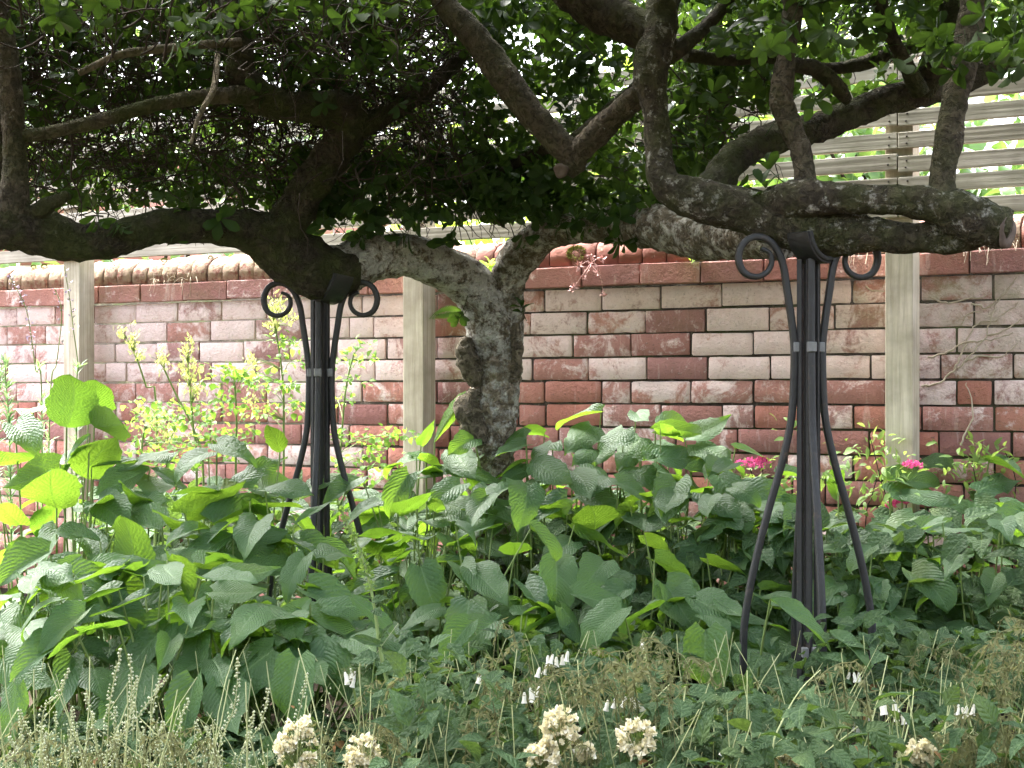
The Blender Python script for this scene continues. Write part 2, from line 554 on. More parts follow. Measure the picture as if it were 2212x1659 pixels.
def tube(mb, pts, rad, sides=8, cap=True, lump=0.0, lfreq=9.0, seed=0.0):
    pts = np.asarray(pts, float)
    rad = np.broadcast_to(np.asarray(rad, float), (len(pts),))
    t, A, B = frames(pts)
    ang = np.linspace(0, 2 * math.pi, sides, endpoint=False)
    ring = A[:, None, :] * np.cos(ang)[None, :, None] + B[:, None, :] * np.sin(ang)[None, :, None]
    rr = np.repeat(rad[:, None], sides, 1)
    v = pts[:, None, :] + ring * rr[:, :, None]
    if lump:
        for i in range(len(pts)):
            for j in range(sides):
                q = Vector(v[i, j])
                k = noise.noise(q * lfreq + Vector((seed, 0, 0))) + 0.6 * noise.noise(q * lfreq * 2.7 + Vector((seed, 5, 0))) + 0.42 * noise.noise(q * lfreq * 6 + Vector((seed, 9, 0)))
                v[i, j] += ring[i, j] * rad[i] * lump * k
    n = len(pts)
    idx = np.arange(n * sides).reshape(n, sides)
    q = np.stack([idx[:-1], np.roll(idx[:-1], -1, 1), np.roll(idx[1:], -1, 1), idx[1:]], -1).reshape(-1, 4)
    vv = v.reshape(-1, 3)
    mb.add(vv, q)
    if cap:
        base = mb.n
        for e, ring_i, flip in ((pts[0] - t[0] * rad[0] * 0.25, idx[0], True), (pts[-1] + t[-1] * rad[-1] * 0.25, idx[-1], False)):
            rv = vv[ring_i]
            c = np.arange(sides)
            tri = np.stack([np.full(sides, sides), c, np.roll(c, -1)], -1)
            if flip: tri = tri[:, ::-1]
            mb.add(np.vstack([rv, e[None]]), tri)


def tubes_many(mb, paths, rad0, rad1, sides=3):
    """paths (m,k,3) all of one length: quick thin twigs"""
    m, k, _ = paths.shape
    t = np.gradient(paths, axis=1)
    t /= np.linalg.norm(t, axis=2, keepdims=True) + 1e-9
    ref = np.where(np.abs(t[..., 2:3]) < 0.8, np.array([0, 0, 1.0]), np.array([1.0, 0, 0]))
    a = np.cross(t, ref); a /= np.linalg.norm(a, axis=2, keepdims=True) + 1e-9
    b = np.cross(t, a)
    w = np.linspace(0, 1, k)[None, :]
    r = np.asarray(rad0).reshape(-1, 1) * (1 - w) + np.asarray(rad1).reshape(-1, 1) * w
    ang = np.linspace(0, 2 * math.pi, sides, endpoint=False)
    v = paths[:, :, None, :] + (a[:, :, None, :] * np.cos(ang)[None, None, :, None] + b[:, :, None, :] * np.sin(ang)[None, None, :, None]) * r[:, :, None, None]
    idx = np.arange(m * k * sides).reshape(m, k, sides)
    q = np.stack([idx[:, :-1], np.roll(idx[:, :-1], -1, 2), np.roll(idx[:, 1:], -1, 2), idx[:, 1:]], -1).reshape(-1, 4)
    mb.add(v.reshape(-1, 3), q)


def strip(mb, path, nrm, w, th, taper=None):
    """a flat bar swept along path: w wide across the plane of the path's side vector nrm, th thick"""
    path = np.asarray(path, float)
    t = np.gradient(path, axis=0); t /= np.linalg.norm(t, axis=1)[:, None]
    nrm = np.asarray(nrm, float) / np.linalg.norm(nrm)
    s = np.cross(t, nrm); s /= np.linalg.norm(s, axis=1)[:, None]
    n = len(path)
    tp = np.ones(n) if taper is None else np.asarray(taper)
    b = 0.16 * th
    prof = [(-w / 2, -th / 2 + b), (-w / 2, th / 2 - b), (-w / 2 + b, th / 2), (w / 2 - b, th / 2), (w / 2, th / 2 - b), (w / 2, -th / 2 + b), (w / 2 - b, -th / 2), (-w / 2 + b, -th / 2)]
    v = np.stack([path + nrm * a + s * (c * tp)[:, None] for a, c in prof], 1)
    k = len(prof)
    idx = np.arange(n * k).reshape(n, k)
    q = np.stack([idx[:-1], np.roll(idx[:-1], -1, 1), np.roll(idx[1:], -1, 1), idx[1:]], -1).reshape(-1, 4)
    mb.add(v.reshape(-1, 3), q)
    for e, fl in ((0, False), (n - 1, True)):
        vv = v[e]
        c = vv.mean(0)
        ar = np.arange(k)
        tri = np.stack([np.full(k, k), ar, np.roll(ar, -1)], -1)
        mb.add(np.vstack([vv, c[None]]), tri[:, ::-1] if fl else tri)


def box(mb, lo, hi):
    x0, y0, z0 = lo; x1, y1, z1 = hi
    v = [(x0, y0, z0), (x1, y0, z0), (x1, y1, z0), (x0, y1, z0), (x0, y0, z1), (x1, y0, z1), (x1, y1, z1), (x0, y1, z1)]
    f = [(0, 3, 2, 1), (4, 5, 6, 7), (0, 1, 5, 4), (1, 2, 6, 5), (2, 3, 7, 6), (3, 0, 4, 7)]
    mb.add(v, f)


def bevel_box_mesh(name, sx, sy, sz, bev, mat, seg=2, jit=0.0, seed=0, cuts=0):
    bm = bmesh.new()
    bmesh.ops.create_cube(bm, size=1.0)
    bmesh.ops.scale(bm, vec=(sx, sy, sz), verts=bm.verts)
    bmesh.ops.bevel(bm, geom=list(bm.edges), offset=bev, segments=seg, profile=0.6, affect='EDGES')
    if cuts:
        long_edges = [e for e in bm.edges if abs(e.verts[0].co.x - e.verts[1].co.x) > sx * 0.4]
        bmesh.ops.subdivide_edges(bm, edges=long_edges, cuts=cuts, use_grid_fill=True)
    rd = random.Random(seed)
    if jit:
        for v in bm.verts:
            k = noise.noise_vector(v.co * 24 + Vector((seed * 3.1, 0, 0)))
            v.co += k * jit + Vector((rd.uniform(-1, 1), rd.uniform(-1, 1), rd.uniform(-1, 1))) * jit * 0.35
    me = bpy.data.meshes.new(name)
    bm.to_mesh(me); bm.free()
    for p in me.polygons: p.use_smooth = False
    me.materials.append(M[mat])
    return me


def brick_mesh(name, sx, sz, bev, amp, seed, mat='brick', nx=8, nz=4, sy=0.10):
    """a brick whose face is a grid: worn round the arrises, pitted where amp is large; its face lies at y = -sy/2"""
    gx = np.concatenate([[-sx / 2], np.linspace(-sx / 2 + bev, sx / 2 - bev, nx - 1), [sx / 2]])
    gz = np.concatenate([[-sz / 2], np.linspace(-sz / 2 + bev, sz / 2 - bev, nz - 1), [sz / 2]])
    off = Vector((seed * 5.3, seed * 1.7, 0))
    front = np.zeros((nz + 1, nx + 1, 3))
    for j, z in enumerate(gz):
        for i, x in enumerate(gx):
            q = Vector((x, 0, z))
            y = -sy / 2
            edge = (i in (0, nx)) + (j in (0, nz))
            y += (0, 0.6, 1.2)[edge] * bev
            k = noise.noise(q * 22 + off) * 0.7 + noise.noise(q * 60 + off) * 0.5
            y += amp * max(-0.35, k)
            sxk = noise.noise(Vector((z * 40, x * 9, 3)) + off) * amp * 0.55
            szk = noise.noise(Vector((x * 26, z * 9, 7)) + off) * amp * 0.55
            shrink = 1 - 0.25 * bev / (sz / 2) * (edge == 2)
            front[j, i] = (x * shrink + (sxk if i in (0, nx) else 0), y, z * shrink + (szk if j in (0, nz) else 0))
    v = front.reshape(-1, 3)
    idx = np.arange(len(v)).reshape(nz + 1, nx + 1)
    f = np.stack([idx[:-1, :-1], idx[:-1, 1:], idx[1:, 1:], idx[1:, :-1]], -1).reshape(-1, 4)
    loop = np.concatenate([idx[0, :], idx[1:, -1], idx[-1, -2::-1], idx[-2:0:-1, 0]])
    back = v[loop].copy(); back[:, 1] = sy / 2
    mb = MB()
    mb.add(v, f)
    m = len(loop)
    vv = np.vstack([v[loop], back])
    a = np.arange(m); b = np.roll(a, -1)
    mb.add(vv, np.stack([a, a + m, b + m, b], -1))
    me = mb.mesh(name, mat, smooth=False)
    return me


def place(name, me, parent, loc, rz=0.0, scale=(1, 1, 1), rot=None):
    """child placed in the parent's space (parents are not turned unless said)"""
    o = bpy.data.objects.new(name, me)
    col.objects.link(o)
    o.parent = parent
    o.location = loc
    o.rotation_euler = rot if rot is not None else (0, 0, rz)
    o.scale = scale
    return o


# ================================================================== SETTING: ground
def ground():
    n = 90
    xs = np.concatenate([np.linspace(-120, -4, 12)[:-1], np.linspace(-4, 4, n), np.linspace(4, 120, 12)[1:]])
    ys = np.concatenate([np.linspace(-120, 0.5, 12)[:-1], np.linspace(0.5, 8, n), np.linspace(8, 200, 14)[1:]])
    X, Y = np.meshgrid(xs, ys)
    Z = np.zeros_like(X)
    for i in range(X.shape[0]):
        for j in range(X.shape[1]):
            if abs(X[i, j]) < 4.2 and 0.4 < Y[i, j] < 8.2:
                Z[i, j] = 0.035 * noise.noise(Vector((X[i, j] * 2, Y[i, j] * 2, 0))) + 0.02 * noise.noise(Vector((X[i, j] * 9, Y[i, j] * 9, 3)))
    Z += np.clip(-X, 0, 3) * -0.03
    v = np.stack([X, Y, Z], -1).reshape(-1, 3)
    r, c = X.shape
    idx = np.arange(r * c).reshape(r, c)
    q = np.stack([idx[:-1, :-1], idx[:-1, 1:], idx[1:, 1:], idx[1:, :-1]], -1).reshape(-1, 4)
    o = obj('ground', mesh_np('ground', v, q, 'soil'))
    tag(o, 'dark bare soil of the garden bed under the plants', kind='structure')


ground()

# ================================================================== brick wall
TH = R(27.4)
DW = 5.77
ZB = CZ + 0.382               # underside of the projecting band
PC, PL = 0.085, 0.2305        # course height, brick length with joint


def x_to_u(x, off=0.0):
    """grid column to run along the wall (off = metres in front of its face)"""
    t = (x - 1106.0) / F
    return (t * (DW - off * math.cos(TH)) + off * math.sin(TH)) / (math.cos(TH) + t * math.sin(TH))


def u_to_x(u):
    return 1106 + F * u * math.cos(TH) / (DW - u * math.sin(TH))


def brick_wall():
    root = empty('brick_wall', (0, DW, 0), 'old red brick wall with whitish bloom and rounded coping behind the tree', 'wall')
    root.rotation_euler = (0, 0, -TH)
    U0, U1 = -3.7, 2.75
    core = MB()
    box(core, (U0, 0.010, -0.3), (U1, 0.215, ZB + 0.082))
    obj('mortar', core.mesh('mortar', 'mortar', smooth=False), root)
    G1 = 0.0076
    sharp = [brick_mesh('brick_sharp', PL - G1, PC - G1, 0.0022, 0.0016, i) for i in range(9)]
    worn = [brick_mesh('brick_worn', PL - G1 - 0.001, PC - G1 - 0.001, 0.0045, 0.0060, 20 + i) for i in range(9)]
    hsharp = [brick_mesh('header_sharp', PL / 2 - G1, PC - G1, 0.0022, 0.0016, 40 + i, nx=5) for i in range(5)]
    hworn = [brick_mesh('header_worn', PL / 2 - G1 - 0.001, PC - G1 - 0.001, 0.0045, 0.0060, 50 + i, nx=5) for i in range(5)]
    rd = random.Random(5)
    rest = MB()
    phase = {1: 0.597, 2: 0.654, 3: 0.597, 4: 0.66, 5: 0.597, 6: 0.60, 7: 0.655}
    for i in range(1, 16):
        z = ZB - (i - 0.5) * PC
        u = phase.get(i, 0.597 + rd.uniform(-0.1, 0.1)) - 19 * PL
        lens = []
        while u < U1:
            hd = rd.random() < (0.10 if i != 6 else 0.42)
            L = PL / 2 if hd else PL
            lens.append((u, L))
            u += L
        for (u, L) in lens:
            if u + L < U0 or u > U1:
                continue
            cu = u + L / 2
            x = u_to_x(cu)
            seen = -130 < x < 2330 and i <= 11
            big = L > 0.2
            if i <= 4:
                worn_p, bloom = 0.3, rd.uniform(0.62, 0.98)
            elif i == 5:
                worn_p, bloom = 0.35, rd.uniform(0.40, 0.8) if rd.random() < 0.75 else rd.uniform(0.2, 0.4)
            elif i <= 7:
                worn_p, bloom = 0.5, rd.choice([0.1, 0.2, 0.3, 0.38, 0.55])
            else:
                worn_p, bloom = 0.5, rd.choice([0.1, 0.2, 0.3, 0.45, 0.7])
            if i <= 5 and x < 900 and i > 1:
                bloom = min(1.0, bloom + 0.08)
            if rd.random() < 0.12 and i <= 5:
                bloom *= 0.55
            is_worn = rd.random() < worn_p
            hue = rd.uniform(0.55, 1.0) if is_worn else rd.uniform(0.0, 0.55)
            alg = max(0.0, min(1.0, (x - 1650) / 550)) * (1.0 if i <= 4 else 0.25) * rd.uniform(0.5, 1) + (0.15 if i <= 2 else 0)
            y = 0.05 + (rd.uniform(-0.001, 0.003) if is_worn else rd.uniform(-0.003, 0.002))
            loc = (cu + rd.uniform(-0.0015, 0.0015), y, z + rd.uniform(-0.0022, 0.0022))
            if seen:
                me = rd.choice((worn if is_worn else sharp) if big else (hworn if is_worn else hsharp))
                o = place('brick', me, root, loc, rot=(rd.uniform(-.012, .012), rd.uniform(-.008, .008), rd.uniform(-.02, .02)))
                o.color = (bloom, hue, alg, 1)
            else:
                box(rest, (cu - L / 2 + 0.005, y - 0.05, z - PC / 2 + 0.005), (cu + L / 2 - 0.005, y + 0.05, z + PC / 2 - 0.005))
    o = obj('lower_bricks', rest.mesh('lower_bricks', 'brick', smooth=False), root)
    o.color = (0.3, 0.4, 0.1, 1)
    o['kind'] = 'stuff'
    # projecting band
    bsh = [bevel_box_mesh('band_brick', PL - 0.006, 0.24, 0.074, 0.004, 'brick', 2, 0.0018, 70 + i, 2) for i in range(5)]
    u = -1.777 - 8 * PL
    while u < U1:
        x = u_to_x(u + PL / 2)
        o = place('band_brick', rd.choice(bsh), root, (u + PL / 2, 0.095 + rd.uniform(-0.003, 0.003), ZB + 0.040), rot=(rd.uniform(-.01, .01), rd.uniform(-.008, .008), rd.uniform(-.008, .008)))
        o.color = (rd.uniform(0.1, 0.4), rd.uniform(0.0, 0.45), 0.35 * rd.random(), 1)
        u += PL
    # rounded coping bricks
    cop = []
    for s in range(6):
        r2 = random.Random(100 + s)
        prof = [(-0.012, 0.0), (-0.014, 0.034)]
        for k in range(9):
            a = math.pi * k / 8
            prof.append((0.1 - 0.114 * math.cos(a), 0.036 + 0.078 * math.sin(a)))
        prof += [(0.214, 0.034), (0.212, 0.0)]
        pv = np.array(prof)
        c0 = pv.mean(0)
        w = 0.078
        rings = []
        for (xx, k) in ((-w / 2, 0.96), (-w / 2 + 0.004, 1.0), (-0.01, 1.0), (0.012, 1.0), (w / 2 - 0.004, 1.0), (w / 2, 0.96)):
            q = c0 + (pv - c0) * k
            rings.append(np.column_stack([np.full(len(q), xx), q]))
        v = np.array(rings)
        for a in range(v.shape[0]):
            for b in range(v.shape[1]):
                kk = noise.noise_vector(Vector(v[a, b]) * 30 + Vector((s * 7.0, 0, 0)))
                v[a, b] += np.array(kk) * 0.0035
        n, k = v.shape[:2]
        idx = np.arange(n * k).reshape(n, k)
        mb = MB()
        q = np.stack([idx[:-1], idx[1:], np.roll(idx[1:], -1, 1), np.roll(idx[:-1], -1, 1)], -1).reshape(-1, 4)
        mb.add(v.reshape(-1, 3), q)
        for e in (0, n - 1):
            tri = np.stack([np.full(k, k), np.arange(k), np.roll(np.arange(k), -1)], -1)
            mb.add(np.vstack([v[e], v[e].mean(0)[None]]), tri if e == 0 else tri[:, ::-1])
        cop.append(mb.mesh('coping_brick', 'coping'))
    u = U0
    while u < U1:
        x = u_to_x(u)
        wide = 1.75 if (930 < x < 1130 and rd.random() < .8) else (1.15 if x > 1130 else 1.0)
        step = 0.081 * wide
        o = place('coping_brick', rd.choice(cop), root, (u + step / 2, rd.uniform(-0.004, 0.004), ZB + 0.081), scale=(wide * 1.0, 1, rd.uniform(0.93, 1.05)), rot=(rd.uniform(-.02, .02), rd.uniform(-.02, .02) + (0.05 if x < 700 else 0), rd.uniform(-.02, .02)))
        o.color = (rd.random(), 1.0 if x < 720 else rd.choice([0.1, 0.3, 0.9]), 0, 1)
        u += step
    return root


WALL = brick_wall()


def wall_pt(u, off, z):
    """point in front of the wall face by off metres"""
    return Vector((u * math.cos(TH) - off * math.sin(TH), DW - u * math.sin(TH) - off * math.cos(TH), z))


# ================================================================== slatted fence
def slat_fence():
    root = empty('slatted_fence', (0, DW, 0), 'weathered horizontal slat fence on square posts rising above the brick wall', 'fence')
    root.rotation_euler = (0, 0, -TH)
    posts = [x_to_u(137, 0.14) + 0.045 - 1.71, x_to_u(137, 0.14) + 0.045, x_to_u(870, 0.14) + 0.045, x_to_u(1912, 0.14) + 0.045, x_to_u(1912, 0.14) + 0.045 + 1.8]
    z0 = CZ + 0.567
    top = z0 + 8 * 0.0735 + 0.01
    pm = bevel_box_mesh('post', 0.090, 0.092, top + 0.3, 0.003, 'post', 2)
    for i, u in enumerate(posts):
        place('post', pm, root, (u, -0.093, (top - 0.3) / 2), rz=R(random.uniform(-1, 1)))
    rd = random.Random(3)
    nm = bevel_box_mesh('nail', 0.006, 0.004, 0.006, 0.0015, 'nail', 1)
    for k in range(8):
        for a, b in zip(posts[:-1], posts[1:]):
            L = b - a - 0.004
            me = bevel_box_mesh('slat', L, 0.019, 0.052, 0.002, 'slat', 1)
            o = place('slat', me, root, ((a + b) / 2, -0.150 + rd.uniform(-0.002, 0.002), z0 + 0.024 + k * 0.0735 + rd.uniform(-0.003, 0.003)), rot=(rd.uniform(-.03, .03), rd.uniform(-.003, .003), 0))
            if a == posts[2] or b == posts[3] or a == posts[3]:
                for s in (-1, 1):
                    for dz in (-0.011, 0.012):
                        place('nail', nm, o, (s * (L / 2 - 0.022 - rd.uniform(0, .008)), -0.0105, dz + rd.uniform(-.003, .003)))
    return root


slat_fence()

# ================================================================== leaf templates for masses
def leaf_template(kind='obovate'):
    if kind == 'obovate':
        w = [0.0, 0.17, 0.235, 0.15, 0.0]; y = [0, 0.4, 0.68, 0.9, 1.0]; z = [0, 0.03, 0.03, -0.01, -0.05]
    elif kind == 'lance':
        w = [0.0, 0.14, 0.15, 0.085, 0.0]; y = [0, 0.25, 0.5, 0.78, 1.0]; z = [0, 0.05, 0.06, 0.02, -0.06]
    elif kind == 'ovate':
        w = [0.0, 0.28, 0.27, 0.14, 0.0]; y = [0, 0.22, 0.48, 0.78, 1.0]; z = [0, 0.04, 0.05, 0.0, -0.10]
    elif kind == 'thin':
        w = [0.0, 0.045, 0.05, 0.03, 0.0]; y = [0, 0.25, 0.5, 0.78, 1.0]; z = [0, 0.03, 0.04, 0.02, -0.03]
    v = [(0, 0, 0)]; uv = [(0.5, 0)]
    for k in (1, 2, 3):
        v += [(-w[k], y[k], z[k] + w[k] * 0.25), (0, y[k], z[k]), (w[k], y[k], z[k] + w[k] * 0.25)]
        uv += [(0, y[k]), (0.5, y[k]), (1, y[k])]
    v.append((0, 1.0, z[4])); uv.append((0.5, 1))
    t = [(0, 2, 1), (0, 3, 2)]
    q = []
    for k in (0, 1):
        a = 1 + 3 * k
        q += [(a, a + 1, a + 4, a + 3), (a + 1, a + 2, a + 5, a + 4)]
    t += [(7, 8, 10), (8, 9, 10)]
    return np.array(v), np.array(q), np.array(t), np.array(uv, float)


def add_leaves(mb, pos, dirs, nrms, size, kind='obovate', wscale=None):
    """many leaves into one mesh: arrays of base points, tip directions, rough normals, lengths"""
    tv, tq, tt, tuv = leaf_template(kind)
    d = dirs / (np.linalg.norm(dirs, axis=1, keepdims=True) + 1e-9)
    x = np.cross(d, nrms); x /= np.linalg.norm(x, axis=1, keepdims=True) + 1e-9
    n = np.cross(x, d)
    size = np.asarray(size).reshape(-1, 1, 1)
    ws = np.ones(len(d)) if wscale is None else wscale
    v = pos[:, None, :] + size * (tv[None, :, 0:1] * x[:, None, :] * ws[:, None, None] + tv[None, :, 1:2] * d[:, None, :] + tv[None, :, 2:3] * n[:, None, :])
    m, k = len(pos), len(tv)
    off = (np.arange(m) * k)[:, None, None]
    base = mb.n
    mb.v.append(v.reshape(-1, 3))
    mb.uv.append(np.tile(tuv, (m, 1)))
    mb.f4.append((tq[None] + off).reshape(-1, 4) + base)
    mb.f3.append((tt[None] + off).reshape(-1, 3) + base)
    mb.n += m * k


def rand_dirs(n, bias=(0, 0, 0), k=1.0):
    d = rng.normal(size=(n, 3))
    d /= np.linalg.norm(d, axis=1, keepdims=True)
    d = d * k + np.asarray(bias)
    return d / (np.linalg.norm(d, axis=1, keepdims=True) + 1e-9)


# ================================================================== things beyond the fence
def far_wall():
    root = empty('neighbouring_wall', P(300, 847, 9.5) - Vector((0, 0, CZ)), 'pale red brick wall glimpsed through the slats beyond the fence', 'wall')
    mb = MB()
    box(mb, (-6.5, 0.012, -0.2), (1.75, 0.25, 2.42))
    obj('mortar', mb.mesh('mortar', 'house_mortar', smooth=False), root)
    mb = MB()
    for i in range(0, 30):
        for j in range(36):
            u = -6.5 + j * 0.23 + (0.115 if i % 2 else 0)
            if u + 0.22 > 1.75: continue
            box(mb, (u + 0.006, 0, i * 0.08 + 0.006), (u + 0.222, 0.1, i * 0.08 + 0.074))
    o = obj('bricks', mb.mesh('bricks', 'house', smooth=False), root)
    o['kind'] = 'stuff'
    mb = MB(); box(mb, (-6.55, -0.03, 2.42), (1.8, 0.29, 2.48)); obj('coping', mb.mesh('coping', 'house_mortar', smooth=False), root)


far_wall()


def shrub(name, c, rx, ry, z0, z1, n, size, mat, label, kind='ovate', group='shrubs beyond the fence'):
    root = empty(name, (c[0], c[1], 0), label, 'shrub', group)
    mb = MB()
    nc = 44
    cl = np.column_stack([rng.uniform(-rx, rx, nc), rng.uniform(-ry, ry, nc), rng.uniform(z0, z1, nc)])
    which = rng.integers(0, nc, n)
    pos = cl[which] + rng.normal(size=(n, 3)) * np.array([rx * 0.24, ry * 0.3, (z1 - z0) * 0.14])
    nr = rand_dirs(n, (0, -0.5, 1.0), 0.8)
    add_leaves(mb, pos, rand_dirs(n, (0, -0.3, -0.1)), nr, rng.uniform(0.6, 1.2, n) * size, kind)
    o = obj('foliage', mb.mesh('foliage', mat), root)
    o['kind'] = 'stuff'
    mb = MB()
    for k in range(7):
        a = Vector((rng.uniform(-.1, .1), rng.uniform(-.1, .1), -0.05)); b = Vector(cl[k])
        tube(mb, catmull([a, a.lerp(b, .5) + Vector((0, 0, .15)), b], 0.15), np.linspace(0.02, 0.006, len(catmull([a, a.lerp(b, .5) + Vector((0, 0, .15)), b], 0.15))), 5)
    obj('stems', mb.mesh('stems', 'twig'), root)


p = P(2150, 847, 6.6); shrub('laurel_shrub', (p.x, p.y), 0.95, 0.45, 0.5, 2.35, 6500, 0.10, 'hedge', 'glossy green shrub behind the slats at the far right', 'ovate')
p = P(1640, 847, 7.0); shrub('golden_shrub', (p.x, p.y), 0.65, 0.4, 0.6, 2.35, 4500, 0.085, 'lime', 'yellow green shrub behind the slats near the leaning branch', 'ovate')
p = P(1100, 847, 8.2); shrub('broadleaf_shrub', (p.x, p.y), 0.7, 0.4, 0.6, 2.3, 2600, 0.10, 'lime', 'light green shrub behind the fence above the tree trunk', 'ovate')
p = P(300, 847, 8.0); shrub('dense_shrub', (p.x, p.y), 1.0, 0.5, 0.4, 2.45, 2600, 0.10, 'hedge', 'green shrub behind the fence glimpsed through the dark crown', 'ovate')

def shade_hedge():
    # unseen hedge added behind the camera to block low light from the front
    root = empty('added_shade_hedge', (0, -2.8, 0), 'tall clipped green hedge added behind the camera to block front light', 'hedge')
    mb = MB()
    box(mb, (-10, -0.45, -0.1), (10, 0.45, 2.75))
    o = obj('shade_hedge_core', mb.mesh('shade_hedge_core', 'soil', smooth=False), root)
    mb = MB()
    n = 9000
    pos = np.column_stack([rng.uniform(-10, 10, n), rng.uniform(0.42, 0.6, n), rng.uniform(0, 2.85, n)])
    m = n // 4
    pos[:m, 1] = rng.uniform(-0.6, 0.6, m); pos[:m, 2] = rng.uniform(2.72, 2.95, m)
    add_leaves(mb, pos, rand_dirs(n, (0, 0.3, 0)), rand_dirs(n, (0, 0.9, 0.4)), rng.uniform(0.07, 0.13, n), 'ovate')
    o = obj('foliage', mb.mesh('foliage', 'hedge', origin=(0, 2.8 * 0, 0)), root)
    o['kind'] = 'stuff'


shade_hedge()

# ================================================================== tree
TREE = empty('spreading_tree', P(1080, 847, 5.15) - Vector((0, 0, CZ)), 'old low spreading tree with lichened limbs resting on two iron props', 'tree')
TO = np.array(TREE.location)
limb_id = [0]


def limb(pts, color, name='limb', lump=0.16, sides=22, step=0.016, tip=True):
    """pts: (x, y, depth, width in grid pixels)"""
    w = []
    for (x, y, d, wd) in pts:
        q = P(x, y, d)
        w.append((q.x, q.y, q.z, wd * 0.5 * d / F))
    c = catmull(w, step)
    rad = c[:, 3].copy()
    limb_id[0] += 1
    sd = limb_id[0] * 3.7
    for i in range(len(c)):
        rad[i] *= 1 + 0.10 * noise.noise(Vector((sd, i * step * 7, 0)))
        jit = noise.noise_vector(Vector((sd, i * step * 5, 4)))
        c[i, :3] += np.array(jit) * rad[i] * 0.18
    mb = MB()
    tube(mb, c[:, :3], rad, sides if rad.max() > 0.03 else 12, True, lump, 1.1 / max(0.03, rad.mean()), sd)
    o = obj(name, mb.mesh(name, 'bark', origin=TO), TREE)
    o.color = (*color, 1)
    return o, c


LICH = (1.0, 0.03, 0.6)
TRUNK = (0.78, 0.08, 1.0)
MOSSY = (0.26, 0.7, 0.0)
DARK = (0.10, 0.55, 0.0)
TAN = (0.36, 0.4, 0.22)
SPECK = (0.58, 0.55, 0.06)
limb([(1085, 1420, 5.2, 150), (1075, 1300, 5.18, 128), (1070, 1150, 5.16, 108), (1058, 1000, 5.15, 96), (1064, 900, 5.15, 104), (1069, 800, 5.15, 108), (1076, 720, 5.14, 98), (1078, 670, 5.15, 90), (1082, 640, 5.16, 60)], TRUNK, 'trunk', 0.24, 40, 0.012)
# burrs on the trunk
limb([(1012, 735, 5.10, 30), (1010, 765, 5.08, 44), (1018, 800, 5.08, 48), (1030, 830, 5.10, 34)], (0.5, 0.2, 0.6), 'burr', 0.35, 20, 0.01)
limb([(1030, 850, 5.10, 34), (1012, 885, 5.08, 56), (1024, 925, 5.08, 54), (1045, 960, 5.1, 30)], (0.45, 0.2, 0.6), 'burr', 0.35, 20, 0.01)
limb([(1112, 700, 5.10, 20), (1117, 760, 5.08, 26), (1112, 820, 5.1, 20)], (0.45, 0.2, 0.6), 'burr', 0.3, 14, 0.01)
# left limb to the prop, white with lichen
limb([(1072, 860, 5.15, 60), (1068, 780, 5.15, 92), (1064, 710, 5.14, 108), (1042, 646, 5.12, 104), (1000, 602, 5.08, 96), (945, 572, 5.02, 92), (880, 556, 4.97, 88), (810, 556, 4.91, 96), (750, 582, 4.86, 108), (700, 592, 4.83, 118)], LICH, 'limb', 0.13, 34, 0.012)
limb([(760, 590, 4.86, 96), (700, 585, 4.82, 122), (640, 552, 4.78, 128), (580, 516, 4.74, 106), (510, 492, 4.68, 84), (430, 488, 4.62, 76), (340, 488, 4.55, 74), (250, 510, 4.48, 76), (160, 522, 4.42, 84), (80, 500, 4.38, 98), (0, 490, 4.33, 104), (-110, 480, 4.28, 100), (-220, 470, 4.2, 90)], MOSSY, 'limb', 0.15, 30)
# right limb from the fork
limb([(1078, 840, 5.16, 60), (1082, 740, 5.16, 90), (1090, 660, 5.15, 92), (1104, 596, 5.12, 86), (1132, 545, 5.08, 78), (1180, 505, 5.02, 74), (1260, 482, 4.92, 76), (1340, 482, 4.8, 86), (1420, 492, 4.62, 96), (1510, 508, 4.45, 98), (1600, 512, 4.28, 92), (1690, 512, 4.12, 96)], (0.8, 0.2, 0.6), 'limb', 0.14, 32, 0.013)
# the long front limb over the right prop
limb([(1440, -160, 4.18, 62), (1432, -40, 4.15, 66), (1424, 60, 4.12, 72), (1408, 150, 4.1, 74), (1416, 240, 4.08, 60), (1424, 330, 4.06, 60), (1440, 400, 4.04, 74), (1520, 440, 4.02, 92), (1620, 458, 4.0, 96), (1710, 490, 3.97, 110), (1790, 508, 3.95, 102), (1880, 510, 3.92, 78), (1980, 514, 3.89, 70), (2070, 510, 3.86, 78), (2120, 500, 3.84, 66)], SPECK, 'limb', 0.14, 32)
limb([(1640, 450, 4.0, 70), (1730, 430, 3.92, 84), (1830, 430, 3.88, 66), (1920, 432, 3.86, 62), (2000, 442, 3.84, 76), (2070, 464, 3.82, 100), (2125, 484, 3.81, 98), (2176, 499, 3.80, 86)], SPECK, 'limb', 0.14, 30)
